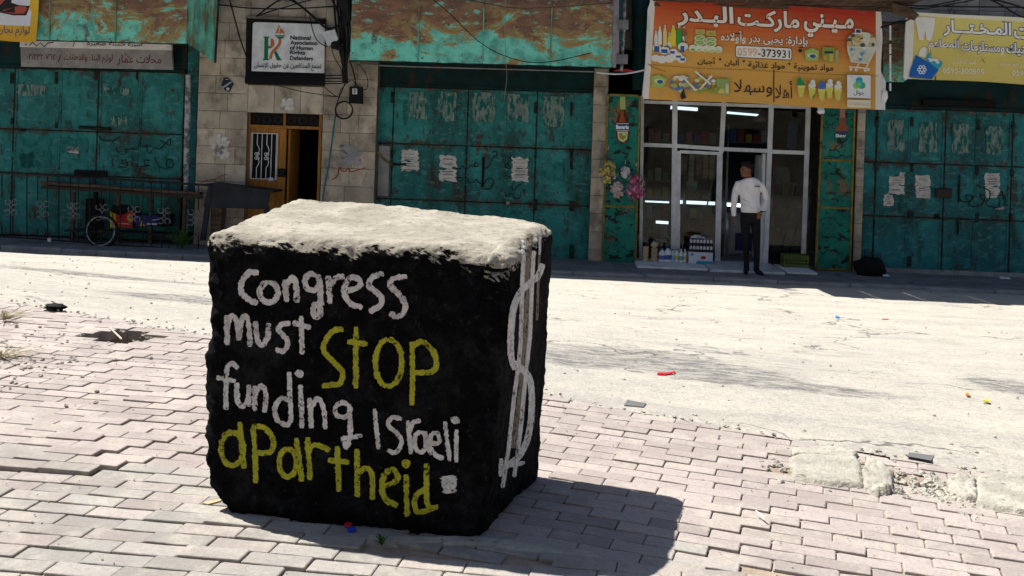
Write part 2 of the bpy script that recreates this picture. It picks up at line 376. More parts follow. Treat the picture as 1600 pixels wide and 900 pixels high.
# ================================================================== THE SETTING: ground, road, pavements
def struct(o): o['kind'] = 'structure'; return o
def roadmat():
    m, nt, b = newmat('dusty_worn_asphalt')
    c = mixc(nt, ramp(nt, nz(nt, 1.1, (1, 2.2, 1), 8, .7, off=2), .3, .7), (.50, .47, .415), (.40, .38, .345))
    c = mixc(nt, math_n(nt, 'MULTIPLY', ramp(nt, nz(nt, 26, (1, 1, 1), 7, .85, off=12), .48, .64), .6), c, (.24, .23, .215))
    c = mixc(nt, math_n(nt, 'MULTIPLY', ramp(nt, nz(nt, 9, (.6, 1.3, 1), 8, .85, off=18), .50, .62), .55), c, (.27, .26, .24))
    c = mixc(nt, ramp(nt, nz(nt, 55, (1, 1, 1), 3, .8, off=15), .58, .66), c, (.60, .57, .50))
    g = nt.nodes.new('ShaderNodeNewGeometry'); tot = None
    for (px, py, rx, ry) in ((985, 558, .95, .75), (1100, 580, 1.0, .5), (1230, 604, 1.1, .30), (1590, 605, .55, .5), (900, 560, .6, .5), (300, 468, 1.0, .40), (150, 430, 1.6, .35)):
        p = G(px, py); mp = nt.nodes.new('ShaderNodeMapping'); mp.vector_type = 'TEXTURE'
        mp.inputs['Location'].default_value = (p.x, p.y, 0); mp.inputs['Scale'].default_value = (rx, ry, 999)
        nt.links.new(g.outputs['Position'], mp.inputs[0]); ln = nt.nodes.new('ShaderNodeVectorMath'); ln.operation = 'LENGTH'; nt.links.new(mp.outputs[0], ln.inputs[0])
        e = math_n(nt, 'SUBTRACT', 1.0, ln.outputs['Value'], True); tot = e if tot is None else math_n(nt, 'MAXIMUM', tot, e)
    f = math_n(nt, 'ADD', math_n(nt, 'MULTIPLY', tot, .62), math_n(nt, 'MULTIPLY', nz(nt, 3, (.8, 2.5, 1), 12, .82, off=31), .9))
    f = math_n(nt, 'MULTIPLY', ramp(nt, f, .56, .80), math_n(nt, 'ADD', math_n(nt, 'MULTIPLY', ramp(nt, nz(nt, 9, (.7, 1.6, 1), 10, .88, off=3), .44, .56), .75), .2))
    c = mixc(nt, f, c, (.13, .13, .135))
    vo = nt.nodes.new('ShaderNodeTexVoronoi'); vo.feature = 'DISTANCE_TO_EDGE'; vo.inputs['Scale'].default_value = .55
    va = nt.nodes.new('ShaderNodeVectorMath'); va.operation = 'ADD'; nn_ = nt.nodes.new('ShaderNodeTexNoise'); nn_.inputs['Scale'].default_value = 2.2; nn_.inputs['Detail'].default_value = 8
    nt.links.new(g.outputs['Position'], nn_.inputs['Vector']); nt.links.new(g.outputs['Position'], va.inputs[0]); nt.links.new(nn_.outputs['Color'], va.inputs[1]); nt.links.new(va.outputs[0], vo.inputs['Vector'])
    ck = math_n(nt, 'SUBTRACT', 1, ramp(nt, vo.outputs['Distance'], .002, .014)); ck = math_n(nt, 'MULTIPLY', ck, ramp(nt, nz(nt, .9, off=91), .48, .56))
    c = mixc(nt, math_n(nt, 'MULTIPLY', ck, .8), c, (.09, .085, .08))
    c = mixc(nt, math_n(nt, 'MULTIPLY', ramp(nt, nz(nt, .8, (.35, 2.6, 1), 8, .7, off=61), .52, .64), .35), c, (.26, .25, .235))
    nt.links.new(c, b.inputs['Base Color']); b.inputs['Roughness'].default_value = .95; b.inputs['Specular IOR Level'].default_value = .2
    h = math_n(nt, 'ADD', math_n(nt, 'MULTIPLY', nz(nt, 30, detail=8, rough=.75, off=9), 1), math_n(nt, 'MULTIPLY', nz(nt, 3, detail=5, off=19), 2))
    bumpit(nt, b, h, .9, .018)
    return m
T['road'] = roadmat()
def pavermat():
    m, nt, b = newmat('worn_concrete_paver'); g = nt.nodes.new('ShaderNodeNewGeometry'); oi = nt.nodes.new('ShaderNodeObjectInfo')
    r = math_n(nt, 'FRACT', math_n(nt, 'ADD', oi.outputs['Random'], g.outputs['Random Per Island']))
    r2 = math_n(nt, 'FRACT', math_n(nt, 'MULTIPLY', r, 7.31))
    sx = nt.nodes.new('ShaderNodeSeparateXYZ'); nt.links.new(g.outputs['Position'], sx.inputs[0])
    # the older greyer setts lie towards the bottom left of the pavement
    q = math_n(nt, 'ADD', math_n(nt, 'MULTIPLY', sx.outputs[1], -1.0), math_n(nt, 'MULTIPLY', sx.outputs[0], -.25))
    grey = math_n(nt, 'ADD', math_n(nt, 'MULTIPLY', ramp(nt, q, -3.75, -3.1), .55), math_n(nt, 'MULTIPLY', nz(nt, 1.2, off=7), .5))
    grey = math_n(nt, 'ADD', grey, math_n(nt, 'MULTIPLY', r, .35))
    c = mixc(nt, ramp(nt, grey, .70, 1.02), (.362, .312, .300), (.30, .290, .275))
    hs = nt.nodes.new('ShaderNodeHueSaturation'); nt.links.new(c, hs.inputs['Color']); nt.links.new(math_n(nt, 'ADD', math_n(nt, 'MULTIPLY', r2, .34), .83), hs.inputs['Value']); c = hs.outputs[0]
    c = mixc(nt, math_n(nt, 'MULTIPLY', ramp(nt, nz(nt, 5, detail=10, rough=.8, off=77), .45, .62), .6), c, (.46, .42, .37))
    c = mixc(nt, math_n(nt, 'MULTIPLY', ramp(nt, nz(nt, 2.6, detail=10, rough=.75, off=41), .50, .63), .5), c, (.25, .215, .205))
    c = mixc(nt, math_n(nt, 'MULTIPLY', ramp(nt, nz(nt, 70, detail=5, rough=.85, off=50), .47, .62), .5), c, (.22, .205, .19))
    nt.links.new(c, b.inputs['Base Color']); b.inputs['Roughness'].default_value = .9; b.inputs['Specular IOR Level'].default_value = .25
    bumpit(nt, b, nz(nt, 55, detail=8, rough=.8), .8, .006)
    return m
T['paver'] = pavermat()
T['bedding'] = M('sandy_bedding', (.36, .29, .235), (.25, .20, .16), 5, .95, .8, 60, .01, stains=[((.30, .27, .21), 6, .55, .7)])
T['rubble'] = M('crumbling_mortar', (.42, .40, .35), (.31, .295, .26), 8, .95, .9, 50, .012, stains=[((.16, .15, .13), 18, .58, .7)])
T['kerb'] = M('grey_kerb_concrete', (.27, .27, .275), (.19, .19, .2), 4, .9, .4, stains=[((.09, .09, .095), 5, .6, .72)])
T['walk'] = M('shop_pavement_concrete', (.20, .20, .205), (.14, .14, .145), 3, .9, .4, stains=[((.07, .07, .07), 4, .58, .7)])

def sheet(name, xs, rows, m, zf):
    """rows: list of functions y(x); a grid draped on zf"""
    b = MB(); n = len(rows); vs = [(x, r(x), zf(x, r(x))) for x in xs for r in rows]
    b.add(vs, [(i * n + j, (i + 1) * n + j, (i + 1) * n + j + 1, i * n + j + 1) for i in range(len(xs) - 1) for j in range(n - 1)])
    return struct(b.build(name, m))
gnd = MB(); gnd.add([(-300, -300, -1.3), (300, -300, -1.3), (300, 300, -1.3), (-300, 300, -1.3)], [(0, 1, 2, 3)])
struct(gnd.build('ground', T['walk']))
HOLE = G(182, 526); HR = (.155, .14)
def base_z(x, y):
    z = near_z(x, y) - .011
    d = math.hypot((x - HOLE.x) / HR[0], (y - HOLE.y) / HR[1])
    e = edge_y(x) - y
    if -.08 < e < .03: z -= .05
    return z if d > 1.15 else z - .34 * min(1, (1.15 - d) / .25)
xs = [-45, -30, -20] + [-13 + .5 * i for i in range(16)] + [-5 + .08 * i for i in range(100)] + [3 + .5 * i for i in range(17)] + [20, 45]
rows = [lambda x, k=k: -11 + (edge_y(x) + 11 + .04) * k for k in [0, .3, .5, .6, .66] + [.7 + .005 * i for i in range(56)] + [.9765 + .0025 * i for i in range(10)]]
pav = sheet('pavement', xs, rows, T['bedding'], base_z)
def wig(x): return max(.004, .012 + .03 * noise.noise(Vector((x * 2.1, 3, 0))) + .018 * noise.noise(Vector((x * 9, 8, 0))))
def road_z(x, y):
    t = y - edge_y(x) - wig(x)
    bumps = .012 * noise.noise(Vector((x * .9, y * .9, 1))) + .004 * noise.noise(Vector((x * 5, y * 5, 1)))
    return ground_z(x, y) - .012 + min(.012, max(0, t) * .2) + bumps * min(1, max(0, t) * 2)
xs2 = [-45, -30, -20] + [-13 + .25 * i for i in range(30)] + [-5.5 + .06 * i for i in range(170)] + [4.75 + .25 * i for i in range(26)] + [20, 45]
rows2 = [lambda x, k=k: (edge_y(x) + wig(x)) + (kerb_y(x) + .05 - edge_y(x) - wig(x)) * (k ** 1.7) for k in [i / 90 for i in range(91)]]
road = sheet('road', xs2, rows2, T['road'], road_z)
# the vertical lip of asphalt where it meets the setts
# ---- setts (pavers)
def paver_poly(c, u, v, l, d):
    return [c - u * l / 2 - v * d / 2, c + u * l / 2 - v * d / 2, c + u * l / 2 + v * d / 2, c - u * l / 2 + v * d / 2]
def clip(poly, a, b, c):                                # keep a*x + b*y <= c
    out = []
    for i, p in enumerate(poly):
        q = poly[(i + 1) % len(poly)]; dp, dq = a * p.x + b * p.y - c, a * q.x + b * q.y - c
        if dp <= 0: out.append(p)
        if (dp < 0) != (dq < 0): out.append(p + (q - p) * (dp / (dp - dq)))
    return out
RUB = [G(1310, 738), G(1548, 772)]
BX = [G(340, 792), G(748, 838), G(835, 744)]
def in_hole(p):
    if math.hypot((p.x - HOLE.x) / (HR[0] + .05), (p.y - HOLE.y) / (HR[1] + .04)) < 1: return True
    for r, w_ in ((RUB[0], .27), (RUB[1], .27)):
        if abs(p.x - r.x) < w_ and abs(p.y - r.y + .1 * (p.x - r.x)) < .10: return True
    return False
def seam(p):                                            # > 0 on the right hand laying
    if p.y > 3.35: return p.x + .42
    return (p.y - 3.06 - .02 * p.x) * 3 if p.x > -.35 else -1
pv = []
def lay(ang, skew, L, D, shift, side):
    u = Vector((math.cos(ang), -math.sin(ang))); v = Vector((math.sin(ang + skew), math.cos(ang + skew))); o = Vector((0, 3.0))
    for j in range(-34, 80):
        for i in range(-30, 30):
            c = o + u * ((i + (j * shift) % 1.0) * (L + .0045)) + v * (j * (D + .0038))
            if not (-3.9 < c.x < 3.2 and 2.05 < c.y < 6.7): continue
            pt = CAM + Vector((c.x, c.y, near_z(c.x, c.y))) * 0
            X, Y, Z = c.x, c.y, near_z(c.x, c.y) - H
            sx_ = CX + F * (X + Z * ROLL) / Y; sy_ = CY - F * (Z - X * ROLL) / Y
            if not (-130 < sx_ < 1730 and sy_ < 1010): continue
            sp = seam(c)
            if (sp > 0) != (side > 0): continue
            jl = random.uniform(-.002, .002); poly = paver_poly(c, u, v, L + jl, D + jl)
            if abs(sp) < .16 and c.y > 3.35:
                poly = clip(poly, -side, 0, .42 * side - .003) if True else poly
            n0 = len(poly)
            poly = clip(poly, .41, 1, 4.94 - .014)
            if len(poly) < 3 or in_hole(c): continue
            cc = sum(poly, Vector((0, 0))) / len(poly)
            area = abs(sum(poly[k].x * poly[(k + 1) % len(poly)].y - poly[(k + 1) % len(poly)].x * poly[k].y for k in range(len(poly)))) / 2
            if area < .0015: continue
            ins = BX[0].x + .12 < cc.x < BX[1].x - .05 and 3.5 < cc.y < 4.0
            if ins: continue                            # nothing to see under the block
            pv.append((area / cc.y ** 3, cc, poly, len(poly) == 4 and area > (.0142 if side > 0 else .0145), side))
lay(math.radians(4.2), math.radians(8), .2, .074, .27, -1)
lay(math.radians(15.3), math.radians(3.5), .205, .071, .47, 1)
pv.sort(key=lambda t: -t[0])
def rough_poly(poly, k):
    c = sum(poly, Vector((0, 0))) / len(poly); out = []
    for i, p in enumerate(poly):
        q = poly[(i + 1) % len(poly)]; L = (q - p).length; d = (q - p) / max(L, 1e-6); nn = Vector((-d.y, d.x)) * (1 if (c - p).dot(Vector((-d.y, d.x))) > 0 else -1)
        r = min(L * .2, random.uniform(.002, .007)); m = max(1, round((L - 2 * r) / .05)) if k else 1
        for t in range(m + 1): a = r + (L - 2 * r) * t / m; out.append(p + d * a + nn * (random.uniform(0, .0022) if 0 < t < m else 0))
    return out
def paver_mesh(mb, poly, cc, z, tilt, rel):
    """chamfered prism; rel: coordinates relative to cc"""
    h = .055; n = len(poly); o = cc if rel else Vector((0, 0)); vs = []
    for k, (ins, dz) in enumerate(((0, -h), (0, -.002), (.0025, 0))):
        for p in poly:
            d = (cc - p); q = p + d.normalized() * ins * 1.3 if ins else p
            jx = .0015 * noise.noise(Vector((p.x * 31, p.y * 31, 0))) if not rel else 0
            vs.append((q.x - o.x + jx, q.y - o.y, (0 if rel else z) + dz + (q.x - cc.x) * tilt[0] + (q.y - cc.y) * tilt[1]))
    fs = [tuple(range(2 * n, 3 * n))]
    for r in (0, 1): fs += [(r * n + i, r * n + (i + 1) % n, (r + 1) * n + (i + 1) % n, (r + 1) * n + i) for i in range(n)]
    mb.add(vs, fs)
def settle(p):                                          # slow heaving of the old surface
    return .012 * noise.noise(Vector((p.x * 1.1, p.y * 1.1, 5))) + .006 * noise.noise(Vector((p.x * 4, p.y * 4, 9)))
LIP = (G(0, 736), G(136, 744))
def lipz(p):                                            # a course that stands proud at the lower left
    if p.x > LIP[1].x: return 0
    a = p.y - (LIP[0].y + (p.x - LIP[0].x) * (LIP[1].y - LIP[0].y) / (LIP[1].x - LIP[0].x))
    return .016 * max(0, 1 - a / .6) if a > 0 else 0
shared = {}
stuff = MB()
for i, (a_, cc, poly, whole, side) in enumerate(pv):
    old = cc.y < 3.75 - .25 * cc.x and side < 0
    jit = random.gauss(0, .0022 if old else .0010)
    z = near_z(cc.x, cc.y) + settle(cc) + jit + lipz(cc); tl = (GA + random.gauss(0, .007 if old else .005), GB + random.gauss(0, .012 if old else .007))
    if i < 296:
        key = (side, i % 9) if whole else None
        if whole and key in shared: me = shared[key]
        else:
            b = MB(); paver_mesh(b, rough_poly(poly, 1), cc, 0, (0, 0), True); me = b.mesh('paver', T['paver'])
            if whole: shared[key] = me
        o = link('paver', me, pav); o.location = (cc.x, cc.y, z)
        o.rotation_euler = (tl[1], -tl[0], random.gauss(0, .012 if old else .005))
    else: paver_mesh(stuff, rough_poly(poly, 0), cc, z, tl, False)
o = stuff.build('small_far_pavers', T['paver'], pav); o['kind'] = 'stuff'
# crumbs of stone in the joints, round the hole and the broken spots
def pebble(mb, p, r, k=0):
    vs = []; n = 5
    for zz, rr in ((-.5, .8), (.25, 1), (.8, .5)): vs += [(p.x + math.cos(a * 2 * PI / n + k) * r * rr * random.uniform(.6, 1.25), p.y + math.sin(a * 2 * PI / n + k) * r * rr * random.uniform(.6, 1.25), p.z + zz * r * random.uniform(.4, .9)) for a in range(n)]
    fs = [(10, 11, 12, 13, 14)]
    for q in (0, 5): fs += [(q + i, q + (i + 1) % 5, q + 5 + (i + 1) % 5, q + 5 + i) for i in range(5)]
    mb.add(vs, fs)
gr = MB()
def scatter(cx, cy, n, sx, sy, r0, r1, lift=0.0):
    for _ in range(n):
        x = random.gauss(cx, sx); y = random.gauss(cy, sy)
        if math.hypot((x - HOLE.x) / HR[0], (y - HOLE.y) / HR[1]) < 1.0: continue
        z = (near_z(x, y) + .004 if y < edge_y(x) else ground_z(x, y)) + lift
        pebble(gr, Vector((x, y, z)), random.uniform(r0, r1) ** 1, random.random() * 6)
for k in range(70):                                    # rim of the hole
    a = random.random() * 2 * PI; q = random.uniform(1.02, 1.45)
    x, y = HOLE.x + math.cos(a) * HR[0] * q, HOLE.y + math.sin(a) * HR[1] * q
    pebble(gr, Vector((x, y, near_z(x, y) + random.uniform(-.025, .0))), random.uniform(.006, .02), a)
for r in RUB:
    for k in range(260):
        x = r.x + random.choice((random.uniform(-.32, .32), random.gauss(.14 if r is RUB[0] else -.16, .045))); y = r.y + random.gauss(0, .085) - .1 * (x - r.x)
        pebble(gr, Vector((x, y, near_z(x, y) - .006)), random.uniform(.006, .022), k)
for _ in range(260):
    x = random.uniform(-3.5, 3); e = edge_y(x); y = e + random.gauss(0, .035); pebble(gr, Vector((x, y, near_z(x, e) - .004)), random.uniform(.003, .012), x)
for _ in range(900):
    x = random.uniform(-3.3, 2.6); y = random.uniform(2.3, edge_y(x)); pebble(gr, Vector((x, y, near_z(x, y) + .003)), random.uniform(.0012, .0045), x)
for _ in range(650):
    x = random.uniform(-7, 7); y = edge_y(x) + random.random() ** 1.6 * 8; pebble(gr, Vector((x, y, ground_z(x, y) + .003)), random.uniform(.004, .012), x)
scatter(G(15, 560).x, G(15, 560).y, 200, .25, .35, .004, .014)
g_ = gr.build('gravel', T['rubble']); g_['kind'] = 'stuff'; tag(g_, 'loose crumbs of mortar and small stones strewn over setts and asphalt', 'gravel')
# shop side pavement and its kerb stones
b = MB(); xs = [-45, -20, -13] + [-9 + .5 * i for i in range(37)] + [13, 20, 45]; vs = []
def ftop(x): return FB - .004 * 0
def wk(x, dy, z): return (x, kerb_y(x) + dy, z)
for x in xs: vs += [wk(x, .16, ftop(x)), (x, 22, ftop(x))]
b.add(vs, [(2 * i, 2 * i + 2, 2 * i + 3, 2 * i + 1) for i in range(len(xs) - 1)])
walk = struct(b.build('shop_pavement', T['walk']))
kerb = bpy.data.objects.new('kerb', None); COL.objects.link(kerb); struct(kerb); kerb['_base'] = (0, 0, 0)
x = -14.0; k = 0
while x < 12:
    L = random.uniform(.92, 1.08); x1 = x + L - .012
    drop = random.uniform(-.006, .006)
    vs = []
    for xx in (x, x1):
        y = kerb_y(xx); zt = FB + .004 + drop
        vs += [(xx, y + .155, zt - .3), (xx, y + .155, zt), (xx, y + .02, zt), (xx, y - .005, zt - .02), (xx, y - .012, zt - .3)]
    b = MB(); b.add(vs, [(0, 1, 6, 5), (1, 2, 7, 6), (2, 3, 8, 7), (3, 4, 9, 8), (0, 4, 3, 2, 1), (5, 6, 7, 8, 9)])
    if x > -10 and x < 9.5: b.build('kerb_stone', T['kerb'], kerb)
    x += L
for a0, a1 in ((-45, -10.2), (9.6, 45)):
    b = MB(); b.add([(a0, kerb_y(a0), -.9), (a1, kerb_y(a1), -.9), (a1, kerb_y(a1), FB), (a0, kerb_y(a0), FB), (a0, kerb_y(a0) + .2, FB), (a1, kerb_y(a1) + .2, FB)], [(0, 1, 2, 3), (3, 2, 5, 4)])
    b.build('plain_kerb', T['kerb'], kerb)
# broken mortar slabs that patch the setts
def rock(name, poly_px, thick, label, cat, seed, m='rubble'):
    ra = .35 if 'slab' in name or 'strip' in name else 1.3
    pts = [G(*p) for p in poly_px]; c = sum(pts, Vector()) / len(pts); b = bmesh.new()
    # a grid over the bounding box, kept where inside, raised with a rough top
    N = 26; xs_ = [p.x for p in pts]; ys_ = [p.y for p in pts]; x0, x1, y0, y1 = min(xs_), max(xs_), min(ys_), max(ys_)
    def inside(x, y):
        ok = False; j = len(pts) - 1
        for i in range(len(pts)):
            if (pts[i].y > y) != (pts[j].y > y) and x < (pts[j].x - pts[i].x) * (y - pts[i].y) / (pts[j].y - pts[i].y) + pts[i].x: ok = not ok
            j = i
        return ok
    def dist(x, y):
        dmin = 9
        for i in range(len(pts)):
            a, q = pts[i], pts[(i + 1) % len(pts)]; d = Vector((q.x - a.x, q.y - a.y)); t = max(0, min(1, ((x - a.x) * d.x + (y - a.y) * d.y) / d.length_squared))
            dmin = min(dmin, math.hypot(x - a.x - d.x * t, y - a.y - d.y * t))
        return dmin
    V = {}
    for i in range(N + 1):
        for j in range(N + 1):
            x = x0 + (x1 - x0) * i / N; y = y0 + (y1 - y0) * j / N
            x += .006 * noise.noise(Vector((x * 40, y * 40, seed))); y += .006 * noise.noise(Vector((x * 40, y * 40, seed + 4)))
            if inside(x, y): d = dist(x, y); hh = thick * min(1, (d / .010)) ** .6 + .010 * ra * noise.noise(Vector((x * 18, y * 18, seed))) + .009 * ra * noise.noise(Vector((x * 60, y * 60, seed)))
            else: hh = -.03
            V[i, j] = b.verts.new((x - c.x, y - c.y, near_z(x, y) + hh - c.z))
    for i in range(N):
        for j in range(N): b.faces.new((V[i, j], V[i + 1, j], V[i + 1, j + 1], V[i, j + 1]))
    me = bpy.data.meshes.new(name); b.to_mesh(me); b.free(); me.materials.append(T[m]); me.shade_smooth()
    o = link(name, me); o.location = c; tag(o, label, cat); return o
rock('mortar_slab', [(1232, 716), (1262, 708), (1335, 712), (1346, 724), (1350, 762), (1292, 757), (1238, 748)], .012, 'pale flat slab of broken mortar set among the setts near the road edge', 'rubble', 1)
rock('mortar_lump', [(1352, 722), (1378, 728), (1398, 742), (1396, 766), (1372, 775), (1350, 764), (1346, 740)], .022, 'knobbly lump of crumbled mortar at the right end of the pale flat slab', 'rubble', 5)
rock('mortar_lump', [(1478, 752), (1500, 746), (1524, 750), (1530, 785), (1508, 782), (1484, 768)], .02, 'knobbly crumbled mortar beside the half cut off slab at the right edge', 'rubble', 9)
rock('mortar_slab', [(1524, 748), (1562, 740), (1616, 748), (1622, 806), (1560, 798), (1522, 790)], .016, 'pale broken mortar slab cut off by the right edge of the photo', 'rubble', 13)
rock('mortar_strip', [(1236, 702), (1300, 700), (1342, 708), (1336, 718), (1262, 714), (1238, 712)], .014, 'narrow ridge of mortar just behind the flat slab', 'rubble', 15)
rock('border_strip', [(560, 836), (660, 840), (752, 838), (820, 846), (900, 858), (1000, 876), (998, 886), (900, 872), (815, 862), (745, 852), (660, 852), (560, 848)], .006, 'thin tan strip of mortar in the shade right of the block', 'mortar', 19)

# ================================================================== THE CONCRETE BLOCK
def corner(px, py, Y):
    d = ray(px, py); return CAM + d * (Y / d.y)
FLb, FRb, BRb = G(314, 803), G(748, 845), G(845, 748)
BLb = FLb + (BRb - FRb) * 1.25
FLt = corner(316, 364, 3.40); FRt = corner(806, 392, 3.27); BRt = corner(868, 346, 3.98); BLt = corner(462, 304, 4.20)
for p in (FLb, FRb, BRb, BLb): p.z -= .02
def tri(u, v, w_):                                      # u right, v depth, w up, each 0..1
    bt = (FLb * (1 - u) + FRb * u) * (1 - v) + (BLb * (1 - u) + BRb * u) * v
    tp = (FLt * (1 - u) + FRt * u) * (1 - v) + (BLt * (1 - u) + BRt * u) * v
    return bt * (1 - w_) + tp * w_
def block():
    bm = bmesh.new(); bmesh.ops.create_cube(bm, size=2)
    bmesh.ops.subdivide_edges(bm, edges=bm.edges, cuts=95, use_grid_fill=True)
    lyr = bm.verts.layers.float.new('edgy')
    for v in bm.verts:
        c = v.co.copy(); r = .13
        q = Vector([max(-1 + r, min(1 - r, k)) for k in c]); d = c - q
        n_out = d.normalized() if d.length > 1e-6 else Vector()
        p = q + (n_out * r if d.length > 1e-6 else Vector())
        near = sum(1 for k in c if abs(k) > .80)
        ed = max(0, sorted(abs(k) for k in c)[1] - .72) / .28
        # undercut lower left, chipped top right front corner
        u, vv, ww = (p.x + 1) / 2, (p.y + 1) / 2, (p.z + 1) / 2
        cut = max(0, (.11 - ww) / .11) * max(0, (.14 - u) / .14)
        u += cut * .06; ww += cut * .02
        chip = max(0, 1 - ((Vector((1 - u, vv, 1 - ww)) * 1.0).length / .24))
        w0 = tri(u, vv, ww); nn = (tri(u + .01 * c.x, vv, ww) - tri(u, vv, ww)) * 0
        cen = tri(.5, .5, .5)
        dirn = Vector((p.x if abs(c.x) > .85 else 0, p.y if abs(c.y) > .85 else 0, p.z if abs(c.z) > .85 else 0))
        if dirn.length < .1: dirn = Vector(c)
        dirn.normalize()
        top = 1 if c.z > .9 else 0
        n1 = noise.fractal(w0 * 3.2, 1.0, 2.0, 3); n2 = noise.fractal(w0 * 11, .9, 2.0, 4); n3 = noise.fractal(w0 * 38, .8, 2.0, 4); n4 = noise.noise(w0 * 7)
        lw = 1.7 if c.x < -.86 else 1.0
        off = n1 * .008 * lw + n2 * (.003 + .010 * ed) * lw + n3 * (.0022 + .0065 * ed) - chip * (.07 + .03 * n2) - .010 * max(0, n4 - .1) * ed * lw
        if top: off = n1 * .012 + n2 * (.002 + .010 * ed) + n3 * (.0012 + .005 * ed) - chip * (.06 + .03 * n2)
        v.co = w0 + dirn * off; v[lyr] = ed
    bm.normal_update(); me = bpy.data.meshes.new('concrete_block'); base = (FLb + FRb + BRb + BLb) / 4
    bvh = BVHTree.FromBMesh(bm)
    for v in bm.verts: v.co -= base
    bm.to_mesh(me); bm.free(); me.shade_smooth(); return me, bvh, base
bme, BVH, BBASE = block()
def blockmat():
    m, nt, b = newmat('black_painted_concrete'); g = nt.nodes.new('ShaderNodeNewGeometry')
    tc = nt.nodes.new('ShaderNodeTexCoord'); sx = nt.nodes.new('ShaderNodeSeparateXYZ'); nt.links.new(g.outputs['Position'], sx.inputs[0])
    sn = nt.nodes.new('ShaderNodeSeparateXYZ'); nt.links.new(g.outputs['True Normal'], sn.inputs[0])
    bare = mixc(nt, ramp(nt, nz(nt, 5, detail=10, rough=.75, off=3), .40, .60), (.44, .41, .35), (.33, .305, .26))
    bare = mixc(nt, math_n(nt, 'MULTIPLY', ramp(nt, nz(nt, 30, detail=8, rough=.85, off=6), .53, .60), .8), bare, (.19, .172, .14))
    bare = mixc(nt, math_n(nt, 'MULTIPLY', ramp(nt, nz(nt, 2.5, detail=8, rough=.75, off=16), .55, .66), .5), bare, (.24, .22, .18))
    blk = mixc(nt, ramp(nt, nz(nt, 14, detail=7, rough=.75, off=2), .45, .75), (.003, .0031, .004), (.012, .013, .0165))
    blk = mixc(nt, math_n(nt, 'MULTIPLY', ramp(nt, nz(nt, 6, (1, 1, .35), 5, .7, off=9), .60, .75), .35), blk, (.014, .017, .013))
    blk = mixc(nt, math_n(nt, 'MULTIPLY', ramp(nt, nz(nt, 3.5, detail=11, rough=.8, off=29), .50, .62), .7), blk, (.020, .022, .025))
    blk = mixc(nt, math_n(nt, 'MULTIPLY', ramp(nt, nz(nt, 28, detail=6, rough=.8, off=39), .58, .66), .6), blk, (.035, .036, .036))
    blk = mixc(nt, math_n(nt, 'MULTIPLY', ramp(nt, nz(nt, 75, detail=3, rough=.7, off=19), .70, .74), .8), blk, (.09, .085, .08))
    # height above a tilted plane through the top edge of the painted faces
    A, B_, C_ = FLt, FRt, BRt; nn = (B_ - A).cross(C_ - A).normalized(); nn = nn if nn.z > 0 else -nn
    dt = nt.nodes.new('ShaderNodeVectorMath'); dt.operation = 'DOT_PRODUCT'; nt.links.new(g.outputs['Position'], dt.inputs[0]); dt.inputs[1].default_value = nn
    hgt = math_n(nt, 'SUBTRACT', dt.outputs['Value'], nn.dot(A) - .070)
    f = math_n(nt, 'ADD', math_n(nt, 'MULTIPLY', hgt, 9), math_n(nt, 'MULTIPLY', math_n(nt, 'SUBTRACT', nz(nt, 12, detail=10, rough=.8, off=1), .5), 2.6))
    f = math_n(nt, 'ADD', f, math_n(nt, 'MULTIPLY', sn.outputs[2], .9))
    ch = nt.nodes.new('ShaderNodeVectorMath'); ch.operation = 'DISTANCE'; nt.links.new(g.outputs['Position'], ch.inputs[0]); ch.inputs[1].default_value = FRt
    f = math_n(nt, 'ADD', f, math_n(nt, 'MULTIPLY', math_n(nt, 'SUBTRACT', .22, ch.outputs['Value'], True), 6))
    # streaks of white and tan paint that ran down from the top of the right face
    c = mixc(nt, ramp(nt, f, .62, .80), blk, bare)
    nt.links.new(c, b.inputs['Base Color']); b.inputs['Roughness'].default_value = .9; b.inputs['Specular IOR Level'].default_value = .06
    h = math_n(nt, 'ADD', nz(nt, 45, detail=8, rough=.75, off=3), math_n(nt, 'MULTIPLY', nz(nt, 140, detail=3, off=8), .4))
    h = math_n(nt, 'ADD', h, math_n(nt, 'MULTIPLY', nz(nt, 18, detail=10, rough=.8, off=38), 1.6))
    bumpit(nt, b, h, .8, .009)
    return m
bme.materials.append(blockmat())
blk = link('concrete_block', bme, None, BBASE); blk.location = BBASE
tag(blk, 'rough concrete roadblock cube painted black with white and yellow hand lettering', 'roadblock')
def paintmat(name, c, lo, hi):
    m, nt, b = newmat(name); out = nt.nodes['Material Output']
    cc = mixc(nt, ramp(nt, nz(nt, 22, detail=6, rough=.7), .4, .7), c, tuple(k * .62 for k in c)); nt.links.new(cc, b.inputs['Base Color']); b.inputs['Roughness'].default_value = .8
    tr = node(nt, 'ShaderNodeBsdfTransparent'); mxs = node(nt, 'ShaderNodeMixShader')
    nt.links.new(ramp(nt, math_n(nt, 'ADD', math_n(nt, 'MULTIPLY', nz(nt, 80, detail=5, rough=.8, off=4), .6), math_n(nt, 'MULTIPLY', nz(nt, 16, detail=5, rough=.7, off=14), .42)), lo, hi), mxs.inputs[0]); nt.links.new(tr.outputs[0], mxs.inputs[1]); nt.links.new(b.outputs[0], mxs.inputs[2]); nt.links.new(mxs.outputs[0], out.inputs[0])
    bumpit(nt, b, nz(nt, 60, detail=6, rough=.75), .5, .005)
    return m
T['paint_white'] = paintmat('brushed_white_paint', (.60, .60, .61), .39, .50)
T['paint_yellow'] = paintmat('brushed_yellow_paint', (.36, .37, .010), .38, .49)
T['paint_tan'] = paintmat('thin_tan_paint', (.17, .135, .095), .40, .52)
def onblock(px, py, lift=.0035):
    d = ray(px, py).normalized(); h = BVH.ray_cast(CAM, d)
    if h[0] is None: return None
    return h[0] + h[1].normalized() * lift if h[1].dot(d) < 0 else h[0] - h[1].normalized() * lift
